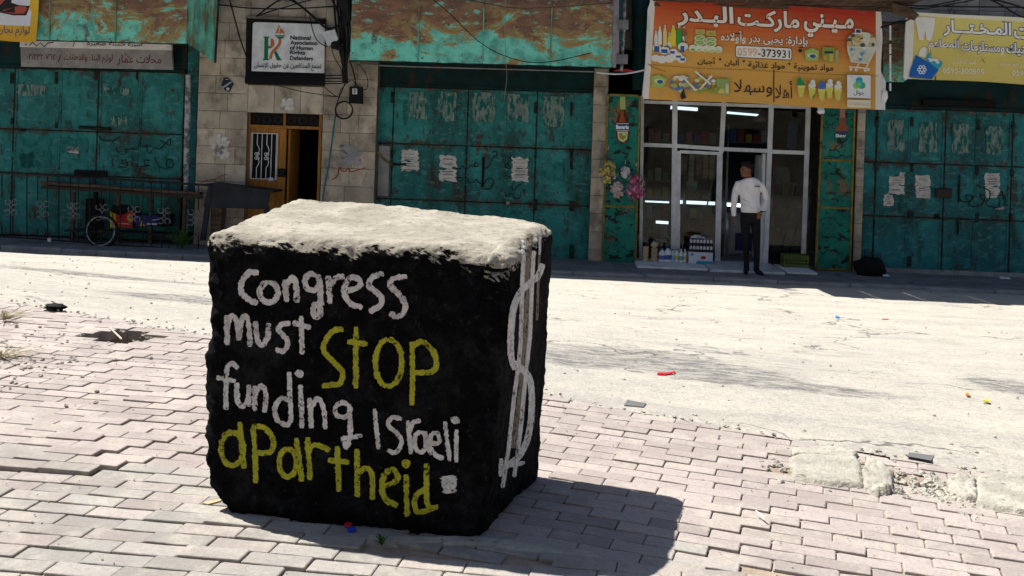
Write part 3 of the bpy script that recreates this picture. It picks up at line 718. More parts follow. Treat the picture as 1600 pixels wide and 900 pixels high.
def spline(pts, step=1.6):
    out = []; n = len(pts)
    if n == 2:
        a, b = Vector(pts[0]), Vector(pts[1]); k = max(2, int((b - a).length / step)); return [a + (b - a) * i / k for i in range(k + 1)]
    for i in range(n - 1):
        p0, p1, p2, p3 = [Vector(pts[max(0, min(n - 1, i + o_))]) for o_ in (-1, 0, 1, 2)]
        k = max(1, int((p2 - p1).length / step))
        for j in range(k):
            t = j / k; out.append(.5 * ((2 * p1) + (p2 - p0) * t + (2 * p0 - 5 * p1 + 4 * p2 - p3) * t * t + (3 * p1 - p0 - 3 * p2 + p3) * t ** 3))
    out.append(Vector(pts[-1])); return out
def stroke(mb, pts, wd, lift=.0035, rag=.36):
    P = spline(pts); K = 4; rows_ = []; sd = random.random() * 50
    for i, p in enumerate(P):
        d = (P[min(len(P) - 1, i + 1)] - P[max(0, i - 1)]); d = d.normalized() if d.length else Vector((1, 0)); nn = Vector((-d.y, d.x))
        ex = 1 if 1 < i < len(P) - 2 else .75
        a = wd / 2 * ex * (1 + rag * noise.noise(Vector((i * .35, sd, 0))) + rag * noise.noise(Vector((i * 1.3, sd, 3))))
        b = wd / 2 * ex * (1 + rag * noise.noise(Vector((i * .35, sd, 9))) + rag * noise.noise(Vector((i * 1.3, sd, 7))))
        rows_.append([onblock(*(p + nn * (-a + (a + b) * k / K)), lift=lift) for k in range(K + 1)])
    for i in range(len(rows_) - 1):
        for k in range(K):
            q = (rows_[i][k], rows_[i][k + 1], rows_[i + 1][k + 1], rows_[i + 1][k])
            if all(x is not None for x in q) and max((q[a_] - q[a_ - 1]).length for a_ in range(4)) < .06: mb.add(q, [(0, 1, 2, 3)])
def circ(cx, cy, rx, ry, a0=90, a1=450, n=12): return [(cx + rx * math.cos(math.radians(a0 + (a1 - a0) * i / n)), cy - ry * math.sin(math.radians(a0 + (a1 - a0) * i / n))) for i in range(n + 1)]
A_ = lambda L: [(x / 2.667 + 300, y / 2.667 + 290) for x, y in L]
B_ = lambda L: [(x / 2.647 + 300, y / 2.647 + 560) for x, y in L]
WORDS = [
 ('Congress', 'paint_white', 9, A_, [[(280, 365), (242, 362), (212, 395), (205, 435), (228, 468), (275, 492)], circ(322, 445, 38, 42), [(388, 392), (396, 485)], [(392, 425), (415, 388), (434, 402), (440, 487)],
   circ(502, 402, 30, 34, 60, 420), [(527, 370), (537, 420), (537, 465), (535, 495)], circ(522, 522, 15, 26, 60, 420), [(500, 500), (552, 488)], [(570, 375), (579, 492)], [(576, 425), (602, 385), (638, 380)],
   [(640, 440), (690, 425), (703, 402), (678, 380), (648, 400), (636, 440), (658, 487), (713, 508)], [(802, 366), (757, 380), (738, 415), (765, 440), (790, 465), (785, 500), (740, 525)], [(898, 378), (845, 385), (825, 410), (855, 445), (885, 480), (890, 520), (860, 546), (825, 532)]]),
 ('must', 'paint_white', 8, A_, [[(146, 540), (148, 665)], [(148, 600), (163, 545), (185, 560), (198, 645)], [(198, 640), (208, 560), (228, 545), (240, 600), (243, 672)], [(266, 565), (274, 640), (295, 665), (318, 625), (321, 572)], [(321, 575), (318, 645)],
   [(412, 573), (377, 578), (362, 600), (385, 625), (402, 655), (385, 688), (350, 682)], [(457, 543), (461, 702)], [(422, 570), (497, 592)]]),
 ('stop', 'paint_yellow', 8.5, A_, [[(632, 597), (590, 605), (560, 640), (549, 685), (585, 730), (627, 775), (617, 825), (578, 830), (542, 836)], [(684, 588), (683, 845)], [(648, 650), (732, 660)], circ(820, 737, 55, 98), [(918, 650), (920, 790), (917, 915)],
   [(918, 672), (960, 650), (1005, 690), (1020, 740), (1000, 775), (925, 778)]]),
 ('funding', 'paint_white', 7.6, B_, [[(192, 42), (167, 20), (146, 48), (142, 130), (140, 212)], [(103, 78), (182, 94)], [(186, 100), (190, 172), (208, 198), (232, 170), (238, 108)], [(238, 150), (238, 198)], [(260, 112), (262, 217)], [(262, 155), (285, 113), (307, 145), (302, 224)],
   [(404, 55), (412, 265)], [(410, 180), (375, 163), (345, 205), (358, 255), (395, 274), (415, 240)], [(450, 108), (458, 287)], circ(447, 62, 8, 8), [(488, 162), (497, 287)], [(493, 205), (520, 166), (545, 200), (553, 292)],
   circ(625, 212, 32, 30, 40, 400), [(652, 188), (656, 260), (656, 320), (642, 365), (630, 342)], [(618, 332), (707, 316)]]),
 ('Israeli', 'paint_white', 7, B_, [[(756, 208), (772, 375)], [(868, 250), (828, 244), (812, 275), (850, 310), (868, 345), (845, 388), (808, 378)], [(893, 256), (906, 395)], [(900, 310), (915, 265), (947, 256)], circ(946, 345, 25, 42), [(966, 300), (972, 355), (992, 398)],
   [(987, 350), (1022, 345), (1015, 308), (992, 318), (987, 365), (1012, 402), (1042, 412)], [(1047, 260), (1066, 424)], [(1094, 292), (1095, 430)], circ(1090, 253, 8, 8)]),
 ('apartheid', 'paint_yellow', 8.4, B_, [[(198, 262), (206, 350), (218, 455)], circ(168, 372, 46, 70), [(254, 280), (262, 390), (264, 515)], [(250, 280), (300, 285), (338, 335), (325, 385), (257, 390)], [(432, 328), (456, 508)], circ(398, 430, 36, 58),
   [(480, 325), (490, 502)], [(484, 385), (510, 355), (572, 378)], [(602, 362), (610, 550)], [(565, 418), (652, 428)], [(684, 372), (685, 570)], [(685, 485), (715, 453), (745, 475), (748, 582)],
   [(790, 527), (852, 500), (836, 460), (802, 475), (787, 525), (802, 580), (852, 607)], [(888, 478), (890, 652)], circ(887, 432, 8, 8), [(972, 432), (976, 600), (1022, 612)], [(968, 540), (932, 560), (922, 600), (942, 632), (1022, 607)]]),
]
for wname, mt, wd, fn_, strokes in WORDS:
    mb = MB(); lf = .003
    for st in strokes: stroke(mb, fn_(st), wd, lf); lf += .00035
    o = mb.build('painted_word', T[mt], None, BBASE); o.parent = blk; o['label'] = 'brushed word reading ' + wname
mb = MB(); lf = .003
for wd, pts in ((0, []),)[:0] + ((6.5, [(818, 396), (815, 440), (813, 518), (810, 560), (801, 631), (793, 703), (784, 762)]), (6.5, [(833, 392), (830, 440), (827, 518), (823, 560), (817, 619), (811, 679), (802, 745)]),
                (10, [(846, 412), (840, 430), (828, 441), (812, 456), (801, 482), (797, 520), (797, 555), (804, 577)]), (10, [(800, 566), (812, 575), (824, 588), (829, 615), (828, 655), (821, 690), (808, 714), (792, 726), (778, 734)]), (7, [(781, 716), (780, 744)]), (6, [(796, 728), (818, 722)])):
    stroke(mb, pts, wd, lf, .15); lf += .0005
o = mb.build('painted_dollar_sign', T['paint_white'], None, BBASE); o.parent = blk; o['label'] = 'white dollar sign on the right face'
mb = MB()
for wd, pts in ((5, [(816, 376), (817, 402)]), (4, [(843, 370), (842, 398)])):
    mb = MB(); stroke(mb, pts, wd, .003, .3); o = mb.build('paint_drip', T['paint_white'], None, BBASE); o.parent = blk
mb = MB()
for wd, pts in ((9, [(827, 366), (823, 430), (820, 520), (812, 620), (800, 700)]), (3, [(824, 372), (822, 420)]), (4, [(842, 392), (838, 500)])):
    mb = MB(); stroke(mb, pts, wd, .0024, .3); o = mb.build('paint_drip', T['paint_tan'], None, BBASE); o.parent = blk; o['label'] = 'thin tan run of paint'
mb = MB(); mb_pts = [(689, 751), (713, 753)]
stroke(mb, [(700, 743), (702, 758), (704, 770)], 23, .003, .3); o = mb.build('bare_patch', T['paint_white'], None, BBASE); o.parent = blk

# ================================================================== THE BUILDING
TOPZ = 5.5; OPZ = 3.06
bld = thing('stone_building', 'stone faced building with three teal shuttered shops and a small market', 'building', (0, 0, FB))
def wallbox(*a, m='mortar', name='wall'): return MB().box(*a).build(name, T[m], bld)
sA0, sA1, sC0, sC1 = S(306, 250), S(384, 250), S(502, 250), S(586, 250)
sD0, sD1, sE0, sE1 = S(923, 280), S(946, 280), S(1336, 300), S(1349, 300)
sL, sR = -15.0, 15.0; DOORZ = Zp(440, 177)
for a0, a1 in ((sL, S(-40)), (sA0, sA1), (sC0, sC1), (sD0, sD1), (sE0, sE1), (S(1665), sR)): wallbox(a0, a1, .02, .40, FB - .3, OPZ)
wallbox(sA1, sC0, .02, .40, DOORZ, OPZ)
wallbox(sL, sR, .022, .40, OPZ, TOPZ)
for a0, a1 in ((sL, sL + .3), (sR - .3, sR)): wallbox(a0, a1, .40, 8, FB - .3, TOPZ)
wallbox(sL, sR, 8, 8.3, FB - .3, TOPZ); wallbox(sL, sR, .02, 8.3, TOPZ, TOPZ + .2, name='roof')
for a0 in (sA0 + .05, sC0 + .1, sD0 + .02, sE0 + .02): wallbox(a0, a0 + .1, .40, 8, FB - .3, OPZ)
MB().box(sL, sR, .4, 8, OPZ + .02, OPZ + .12).build('ceiling', T['dark_board'], bld)
shared_st = []
for k in range(6):
    pass
ZC = Zp(345, 201)
def stones(s0, s1, z0, z1, ch=.302, wmin=.26, wmax=.56, m='stone', ph=0.0, y=0.0):
    j = math.floor((z0 - ZC - ph) / ch); z = ZC + ph + j * ch
    while z < z1 - .01:
        a, b_ = max(z, z0), min(z + ch, z1); s = s0
        if b_ - a > .04:
            while s < s1 - .01:
                w_ = random.uniform(wmin, wmax); e = s + w_
                if s1 - e < wmin * .6: e = s1
                e = min(e, s1); dy = random.uniform(-.005, .004)
                MB().box(s + .0025, e - .0025, y + dy, y + .05, a + .0025, b_ - .0025, bev=.006).build('stone', T[m], bld); s = e
        z += ch
ztop = 4.45
stones(sA0, sA1, FB, ztop)
stones(sC0, sC1, FB, ztop, wmin=.3, wmax=.6)
stones(sA1, sC0, DOORZ + .0, DOORZ + .47, ch=.47, wmin=.42, wmax=.6, ph=DOORZ - ZC)
stones(sA1, sC0, Zp(440, 27), ztop, ph=.1)
stones(sD0, sD1, FB, OPZ, wmin=.3)
stones(sE0, sE1, FB, OPZ, wmin=.3)
stones(S(1378, 10), S(1665, 10), Zp(1500, 40), 4.4, ch=.21, wmin=.36, wmax=.42, m='stone_grey')
def ragged(mb, surf, x0, y0, x1, y1, rag=4, col=None, seed=0, l=2):
    n = 26; pts = []
    per = [(x0 + (x1 - x0) * t, y0) for t in [i / 6 for i in range(6)]] + [(x1, y0 + (y1 - y0) * t) for t in [i / 7 for i in range(7)]] + \
          [(x1 - (x1 - x0) * t, y1) for t in [i / 6 for i in range(6)]] + [(x0, y1 - (y1 - y0) * t) for t in [i / 7 for i in range(7)]]
    for i, (x, y) in enumerate(per):
        pts.append(surf(x + rag * (random.random() - .5), y + .035 * (x - x0) + rag * (random.random() - .5), l))
    cx = sum((Vector(p) for p in pts), Vector()) / len(pts); m = len(pts)
    mb.add([cx] + pts, [(0, (i + 1) % m + 1, i + 1) for i in range(m)], col)
    return mb
def notice_lines(surf, x0, y0, x1, y1, parent):
    b = MB()
    k = y0 + 3
    while k < y1 - 2:
        a_ = x0 + 3 + random.random() * 3; e_ = x1 - 3 - random.random() * 5; sl = .035; t = random.choice((.7, .7, 1.3))
        if random.random() < .75: b.add([surf(a_, k + t, 4), surf(e_, k + t + sl * (e_ - a_), 4), surf(e_, k + sl * (e_ - a_), 4), surf(a_, k, 4)], [(0, 1, 2, 3)], (.10, .10, .11))
        k += random.choice((2.2, 2.6, 3.4))
    if b.v: o = b.build('printed_lines', T['print'], parent); o['kind'] = 'stuff'
def mark(surf, x0, y0, x1, y1, m, parent, name='poster', rag=4):
    b = MB(); ragged(b, surf, x0, y0, x1, y1, rag); o = b.build(name, T[m], parent)
    if m == 'paper' and name == 'poster': notice_lines(surf, x0, y0, x1, y1, o)
    return o
sw = flat(-.008)
for r in ((338, 212, 356, 246), (333, 228, 350, 240)): mark(sw, *r, 'paper', bld, 'plaster_patch', 9)
mark(sw, 532, 228, 562, 258, 'kerb', bld, 'grey_smear', 9)
mark(sw, 440, 153, 458, 172, 'paper', bld, 'plaster_patch', 6)
p = Print(sw); D4 = lambda L, ox=300, oy=150: [(x / 4 + ox, y / 4 + oy) for x, y in L]
RD = (.22, .02, .025)
p.line(spline(D4([(875, 522), (900, 508), (915, 482), (919, 445), (940, 470), (962, 468), (975, 450), (990, 472), (1012, 470), (1042, 460), (1085, 448)])), 1.5, RD)
p.line(D4([(1040, 405), (1055, 398)]), 2, RD)
o = p.build('red_graffiti', bld)
p = Print(sw); p.line(spline(D4([(50, 540), (100, 528), (150, 518), (180, 500), (220, 490)])), 1.3, (.16, .05, .05)); p.line(spline(D4([(128, 522), (150, 530), (140, 545)])), 1.3, (.16, .03, .03)); p.build('red_graffiti', bld)

# ------------------------------------------------------------------ steel folding shutters
def shutter(label, cols, rows, y, m, rowx, mrail='rusty_bar', hinges=()):
    """cols: pixel columns at height rowx; rows: pixel rows read at x = xr"""
    xr, yr = rowx; ss = [S(c, yr, y) for c in cols]; zs = [Zp(xr, r, y) for r in rows]
    root = thing('shop_shutter', label, 'shutter', ((ss[0] + ss[-1]) / 2, y, FB))
    for i in range(len(ss) - 1):
        for j in range(len(zs) - 1):
            a, b_, c, d = ss[i] + .012, ss[i + 1] - .012, zs[j + 1] + .01, zs[j] - .01
            pb = MB().box(a, b_, y, y + .03, c, d); e = .035
            if b_ - a > .25:
                for q in ((a, b_, c, c + e), (a, b_, d - e, d), (a, a + e, c + e, d - e), (b_ - e, b_, c + e, d - e)): pb.box(q[0], q[1], y - .012, y - .0005, q[2], q[3])
                cx, cz = (a + b_) / 2, (c + d) / 2; bz = .007; x0, x1, z0, z1 = a + e + .02, b_ - e - .02, c + e + .02, d - e - .02
                pb.add([(x0, y - .001, z0), (x1, y - .001, z0), (x1, y - .001, z1), (x0, y - .001, z1), (cx, y - bz, cz)], [(0, 1, 4), (1, 2, 4), (2, 3, 4), (3, 0, 4)])
            pb.build('panel', T[m], root)
    for i, s_ in enumerate(ss): MB().box(s_ - .011, s_ + .011, y - .016, y + .028, zs[-1], zs[0]).build('stile', T[mrail if i % 2 else m], root)
    for j, z in enumerate(zs[1:-1]):
        MB().box(ss[0] + .012, ss[-1] - .012, y - .019, y + .005, z - .012, z + .012).build('rail', T[mrail], root)
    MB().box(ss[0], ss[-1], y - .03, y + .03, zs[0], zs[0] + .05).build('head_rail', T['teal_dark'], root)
    for (px, py, w_, h_) in hinges:
        c = L3(px, py, y); MB().box(c[0] - w_ / 190, c[0] + w_ / 190, y - .035, y - .017, c[2] - h_ / 190, c[2] + h_ / 190, bev=.006).build('hinge', T['rusty_bar'], root)
    return root
# centre shutter, six leaves
ys = .20
sh2 = shutter('wide teal folding shutter between the brown door and the market, torn white notices on it', [588, 613, 673, 729, 785, 837, 893, 927], [140, 229, 316, 407], ys, 'teal', (757, 240),
              hinges=[(613, 152, 4, 18), (837, 168, 4, 18), (893, 170, 4, 20), (837, 240, 4, 15), (893, 240, 6, 16), (837, 320, 5, 18), (893, 322, 7, 16), (893, 395, 7, 26), (893, 250, 4, 30), (613, 240, 4, 10), (729, 235, 4, 12)])
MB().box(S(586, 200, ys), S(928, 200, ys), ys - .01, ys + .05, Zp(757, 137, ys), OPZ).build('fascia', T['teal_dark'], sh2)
f2 = flat(ys - .016)
for r in ((640, 143, 667, 186), (685, 143, 713, 189), (739, 144, 773, 190), (793, 147, 826, 189), (849, 150, 881, 197)): mark(f2, *r, 'poster_old', sh2, rag=2.5)
for r in ((627, 234, 654, 250), (627, 252, 654, 267), (687, 242, 713, 262), (687, 264, 713, 282), (800, 246, 825, 262), (800, 263, 825, 283)): mark(f2, *r, 'paper', sh2, rag=4)
for r in ((845, 255, 882, 282), (632, 266, 645, 271), (880, 250, 886, 282), (903, 281, 908, 287), (765, 328, 812, 334)): mark(f2, *r, 'poster_faint', sh2, rag=3)
b = MB().box(S(590, 260, ys), S(611, 260, ys), ys - .012, ys - .002, Zp(600, 308, ys), Zp(600, 224, ys)); b.build('bare_panel', T['stone_grey'], sh2)
b = MB(); b.tube([L3(589, 237, ys - .04), L3(602, 251, ys - .05), L3(613, 257, ys - .05)], .018, 6); b.build('bolt', T['yellow_paint'], sh2)
MB().tube([L3(612, 257, ys - .05), L3(634, 257, ys - .05)], .02, 6).build('bolt', T['rusty_bar'], sh2)
MB().box(*[S(791, 316, ys), S(797, 316, ys)], ys - .05, ys - .02, Zp(795, 320, ys), Zp(795, 314, ys), bev=.01).build('padlock', T['grey_metal'], sh2)
MB().box(*[S(753, 270, ys), S(757, 270, ys)], ys - .03, ys - .014, Zp(755, 292, ys), Zp(755, 246, ys)).build('handle', T['black'], sh2)
INK = (.006, .012, .014)
D6 = lambda L: [(x / 4 + 560, y / 4 + 180) for x, y in L]
p = Print(flat(ys - .02))
for st in ([(595, 320), (615, 335), (640, 330), (655, 315), (660, 330), (690, 330), (705, 310), (715, 320), (745, 320), (745, 300), (725, 300), (730, 320)], [(835, 235), (860, 225), (865, 250), (840, 265), (815, 320), (790, 330), (780, 290)],
           [(620, 395), (645, 390), (650, 410), (620, 410)], [(680, 390), (690, 420), (720, 420), (735, 400), (745, 415), (770, 430), (790, 425), (800, 405), (830, 395), (845, 420), (820, 460), (780, 460)],
           [(930, 260), (955, 275), (930, 300), (915, 320), (950, 335), (935, 300)], [(905, 380), (950, 385), (920, 400)], [(960, 435), (965, 470), (1000, 440), (1020, 430)], [(915, 480), (925, 505), (960, 490), (975, 520), (1010, 515), (1015, 480)], [(1030, 460), (1038, 505)], [(775, 255), (780, 440)]):
    p.line(spline(D6(st)), 1.6, INK)
p.build('graffiti', sh2)
# left shutter
yl = .16
sh1 = shutter('teal steel shutter at the far left, behind the railing and the vendor table', [-40, 20, 89, 151, 215, 285], [110, 206, 275, 372], yl, 'teal', (150, 250),
              hinges=[(20, 122, 6, 18), (89, 122, 5, 20), (20, 190, 5, 10), (151, 118, 5, 16), (215, 118, 4, 14), (89, 196, 5, 10), (38, 203, 9, 5)])
MB().box(S(288, 250, yl), S(305, 250, yl), yl + .01, yl + .05, FB, OPZ).build('jamb', T['teal_blue'], sh1)
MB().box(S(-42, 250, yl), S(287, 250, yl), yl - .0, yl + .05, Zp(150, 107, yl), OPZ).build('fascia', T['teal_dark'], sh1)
MB().tube([L3(124, 199, yl - .04), L3(173, 202, yl - .04)], .03, 6).build('bolt', T['rusty_bar'], sh1)
MB().box(S(118, 270, yl), S(168, 270, yl), yl - .05, yl - .01, Zp(140, 275, yl), Zp(140, 266, yl)).build('bolt', T['black'], sh1)
f1 = flat(yl - .016)
for r in ((28, 133, 71, 148), (161, 135, 202, 147), (175, 182, 199, 196), (103, 190, 110, 199)): mark(f1, *r, 'poster_old', sh1, rag=5)
for r in ((31, 217, 78, 259), (95, 216, 135, 236), (175, 236, 205, 250), (218, 230, 262, 262), (20, 238, 52, 262)): mark(f1, *r, 'poster_faint', sh1, rag=6)
mark(f1, 104, 230, 123, 238, 'paper', sh1, rag=3)
p = Print(flat(yl - .02)); D2 = lambda L: [(x / 4, y / 4 + 200) for x, y in L]
for st in ([(620, 50), (640, 75), (700, 80), (740, 60), (750, 50)], [(680, 40), (690, 35)], [(728, 120), (735, 150), (765, 165), (790, 155), (780, 135), (830, 130), (860, 125), (880, 60)], [(885, 110), (925, 120), (915, 105), (930, 160), (965, 125), (1000, 130), (1060, 70), (1058, 110), (1000, 75)],
           [(1083, 205), (1050, 195), (1040, 230), (1070, 250), (1085, 225), (1060, 210)], [(1045, 255), (1000, 245), (985, 225), (965, 180)], [(940, 205), (905, 200), (905, 230), (935, 235), (870, 240), (845, 225)], [(790, 200), (760, 205), (765, 225), (795, 215), (785, 245), (735, 240)], [(715, 190), (700, 205), (705, 240), (685, 245)], [(820, 215), (825, 235)]):
    p.line(spline(D2(st)), 1.7, INK)
p.build('graffiti', sh1)
# right shutter
yr_ = .14
sh3 = shutter('teal steel folding shutter at the far right under the yellow banner', [1347, 1367, 1421, 1474, 1526, 1579, 1660], [172, 257, 341, 426], yr_, 'teal_blue', (1474, 300),
              hinges=[(1370, 190, 5, 16), (1424, 190, 5, 14), (1528, 195, 5, 16), (1582, 196, 5, 14), (1368, 260, 5, 16), (1424, 262, 5, 14), (1526, 266, 5, 16), (1580, 270, 5, 12), (1422, 335, 8, 12), (1463, 338, 8, 8), (1526, 340, 5, 14), (1578, 340, 4, 12), (1420, 408, 6, 16)])
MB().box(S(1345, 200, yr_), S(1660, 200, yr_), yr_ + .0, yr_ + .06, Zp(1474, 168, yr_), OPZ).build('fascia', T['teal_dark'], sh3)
MB().box(S(1443, 160, 0), S(1558, 160, 0), -.0, yr_, Zp(1500, 165), Zp(1500, 157)).build('canopy_bar', T['black'], sh3)
MB().box(S(1349, 300, yr_), S(1665, 300, yr_), yr_ - .05, yr_ + .1, FB, FB + .07).build('sill', T['kerb'], sh3)
f3 = flat(yr_ - .016)
for r in ((1387, 187, 1413, 235), (1436, 191, 1464, 237), (1488, 193, 1514, 238), (1541, 197, 1567, 241)): mark(f3, *r, 'poster_old', sh3, rag=2.5)
for r in ((1389, 276, 1413, 289), (1389, 290, 1413, 303), (1430, 273, 1454, 290), (1431, 291, 1453, 310), (1539, 271, 1562, 290), (1540, 291, 1561, 309), (1405, 269, 1413, 277)): mark(f3, *r, 'paper', sh3, rag=3)
for r in ((1381, 303, 1396, 321), (1556, 324, 1569, 327)): mark(f3, *r, 'paper', sh3, rag=4)
c0, c1 = L3(1460, 308, yr_), L3(1485, 295, yr_); MB().box(c0[0], c1[0], yr_ - .09, yr_ - .02, c0[2], c1[2], bev=.015).build('lock_box', T['iron'], sh3)
c0, c1 = L3(1496, 316, yr_), L3(1499, 273, yr_); MB().box(c0[0], c1[0], yr_ - .05, yr_ - .02, c0[2], c1[2]).build('handle', T['rusty_bar'], sh3)
c0, c1 = L3(1494, 366, yr_), L3(1497, 340, yr_); MB().box(c0[0], c1[0], yr_ - .05, yr_ - .02, c0[2], c1[2]).build('handle', T['rusty_bar'], sh3)
p = Print(flat(yr_ - .02)); DR = lambda L: [(x / 2.728 + 1240, y / 2.728 + 130) for x, y in L]
for st in ([(705, 480), (720, 505), (755, 500), (760, 480), (735, 480), (740, 500)], [(775, 480), (745, 520), (800, 520), (815, 480), (795, 480), (810, 500), (830, 500), (835, 460), (790, 440), (780, 430)], [(822, 520), (870, 530), (880, 500), (870, 480), (900, 480), (900, 520)], [(890, 460), (896, 500)]):
    p.line(spline(DR(st)), 1.8, INK)
p.build('graffiti', sh3)

# ------------------------------------------------------------------ rusty metal awnings
def awning(label, px0, px1, seams, yb, pxm, yf, fin=None, lip=.06):
    """folded sheet: vertical front with its foot at pixel row yb, sloping back to the wall above the frame"""
    z0 = Zp(pxm, yb, yf); root = thing('sheet_awning', label, 'awning', (S(pxm, yb, yf), yf, z0))
    prof = [(yf + .10, z0 + .0), (yf, z0 - .015), (yf - .02, z0 + .5), (yf + .0, z0 + .95), (yf + .12, z0 + 1.35), (yf + .4, z0 + 1.75), (.0, z0 + 2.1)]
    sm = [S(px0, 60, yf)] + [S(k, 60, yf) for k in seams] + [S(px1, 60, yf)]
    for i in range(len(sm) - 1):
        b = MB(); n = 12; a, c = sm[i] + .004, sm[i + 1] - .004; vs = []
        for k in range(n + 1):
            x = a + (c - a) * k / n
            for (yy, zz) in prof:
                dent = .014 * noise.noise(Vector((x * 1.6, zz * 2.2, 3))) + .006 * noise.noise(Vector((x * 6, zz * 6, 7)))
                vs.append((x, yy + dent, zz + (.012 * noise.noise(Vector((x * 5, 1, 2))) if zz < z0 + .1 else 0)))
        m = len(prof); b.add(vs, [(k * m + j, (k + 1) * m + j, (k + 1) * m + j + 1, k * m + j + 1) for k in range(n) for j in range(m - 1)])
        b.build('panel', T['awning'], root, smooth=False)
        if i: MB().box(sm[i] - .008, sm[i] + .008, yf - .035, yf - .012, z0, z0 + .9).build('seam', T['awning_green'], root)
    b = MB()
    for x in (sm[0] + .01, sm[-1] - .02): b.slab([(x, yy, zz) for yy, zz in prof] + [(0, 0, 0)][:0] + [(x, .0, z0)], (.01, 0, 0))
    b2 = MB(); b2.slab([(sm[0] + .01, yy, zz) for yy, zz in prof] + [(sm[0] + .01, 0, z0)], (.008, 0, 0)); b2.build('side_sheet', T['awning_green'], root)
    b2 = MB(); b2.slab([(sm[-1] - .02, yy, zz) for yy, zz in prof] + [(sm[-1] - .02, 0, z0)], (.008, 0, 0)); b2.build('side_sheet', T['awning_green'], root)
    MB().box(sm[0], sm[-1], yf + .02, yf + .06, z0 - .03, z0 + .01).build('lip_bar', T['rusty_bar'], root)
    return root, z0, sm
aw2, z2, sm2 = awning('long rusted turquoise sheet awning over the centre shutter', 548, 957, [654, 755, 861], 98, 757, -.75)
MB().box(sm2[-1] + .0, sm2[-1] + .07, -.77, -.70, z2 - .02, z2 + 1.5).build('end_post', T['grey_metal'], aw2)
aw1, z1, sm1 = awning('rusted turquoise sheet awning at the left with a slanting end flap', -40, 292, [37, 78, 181], 63, 150, -.80)
e0, e1, e2, e3 = L3(292, 67, -.8), L3(336, 98, -.35), L3(343, -30, -.35), L3(294, -30, -.8)
b = MB(); n = 10
top, bot = [], []
for i in range(n + 1):
    t = i / n; q0 = Vector(e0).lerp(Vector(e1), t); q1 = Vector(e3).lerp(Vector(e2), t); j = .02 * noise.noise(Vector((i * 1.7, 0, 0))); bot.append(q0 + Vector((0, .02 * math.sin(i * 1.9), j))); top.append(q1 + Vector((0, .02 * math.sin(i * 1.9), 0)))
b.add(bot + top, [(i, i + 1, n + 2 + i, n + 1 + i) for i in range(n)]); b.build('end_flap', T['awning_green'], aw1)
b = MB(); b.tube([e1, e2], .022, 5); b.build('flap_edge', T['rusty_bar'], aw1)

# corrugated canopy of planks over the market banner
can = thing('plank_canopy', 'brown plank and sheet canopy above the orange market banner', 'canopy', L3(1220, 10, -.9))
yc0, yc1 = -.55, -1.7; zc = Zp(1220, 8, -.9) + .05
s = S(1022, 5, -.9)
while s < S(1420, 20, -.9):
    w_ = random.uniform(.19, .23); sag = random.uniform(-.01, .01)
    MB().box(s, s + w_ - .012, yc1 + random.uniform(-.05, .05), yc0, zc + sag, zc + .025 + sag).build('plank', T['old_wood'], can); s += w_
MB().box(S(1022, 5, -.6), S(1420, 5, -.6), -.62, -.56, zc - .07, zc - .012).build('beam', T['old_wood'], can)
b = MB(); c = [L3(1392, 20, -.9), L3(1428, 32, -.95), L3(1436, 24, -1.1), L3(1420, 12, -1.3), L3(1395, 4, -1.3)]; b.slab(c, (0, .02, .02)); b.build('loose_sheet', T['old_wood'], can)

# ------------------------------------------------------------------ banners and signs
def wavy(y, amp=.012, fold=None):
    def f(px, py, l):
        s_, z = FP(px, py, y)
        dy = amp * noise.noise(Vector((s_ * 1.1, z * 1.3, y))) * 1.6 + amp * .5 * math.sin(s_ * 3.1 + z * 2)
        return (s_, y + dy - .002 - l * .0011, z)
    return f
def banner(label, cat, corners, y, gradient, borders=None, base=None, amp=.014, name='banner'):
    """corners TL TR BR BL in pixels"""
    sf = wavy(y, amp); c = L3(*base, y); root = thing(name, label, cat, c)
    b = MB(); NX, NY = 44, 18; TL, TR, BR, BL = [Vector(k) for k in corners]; vs = []; cols = []
    for j in range(NY + 1):
        for i in range(NX + 1):
            u, v = i / NX, j / NY; q = (TL * (1 - u) + TR * u) * (1 - v) + (BL * (1 - u) + BR * u) * v
            q = q + Vector((0, .8 * math.sin(u * 9 + 1) * (v > .99) + .6 * math.sin(u * 7) * (v < .01))); vs.append(sf(q.x, q.y, 0))
    for j in range(NY):
        for i in range(NX):
            b.add([vs[j * (NX + 1) + i], vs[(j + 1) * (NX + 1) + i], vs[(j + 1) * (NX + 1) + i + 1], vs[j * (NX + 1) + i + 1]], [(0, 1, 2, 3)], gradient((i + .5) / NX, (j + .5) / NY))
    o = b.build('sheet', T['print'], root); return root, sf
def lerp3(a, b, t): t = max(0, min(1, t)); return tuple(x + (y - x) * t for x, y in zip(a, b))
def grad1(u, v):
    if u < .022 or u > .985: return (.62, .60, .55)
    red, org, yel = (.36, .035, .022), (.52, .13, .04), (.56, .31, .07)
    t = v + .10 * (1 - u) - .04
    return lerp3(red, org, t / .30) if t < .30 else lerp3(org, yel, (t - .30) / .28)
ban, sb = banner('orange red market banner with white Arabic heading above the shop window', 'banner', [(1016, -3), (1377, 18), (1376, 172), (1005, 154)], -.62, grad1, base=(1190, 90))
WH, BK = (.72, .71, .68), (.02, .018, .02)
p = Print(sb)
OUT = (.10, .03, .03)
p.text('مـيـني', 1256, 1334, 41, 37, WH, .05, .03, outline=OUT); p.text('ماركـت', 1152, 1249, 33, 34, WH, .05, .03, outline=OUT); p.text('البـدر', 1058, 1146, 26, 34, WH, .05, .03, outline=OUT)
p.text('بإدارة: يحيى بدر وأولاده', 1126, 1262, 61, 21, WH, .05, .02, outline=OUT)
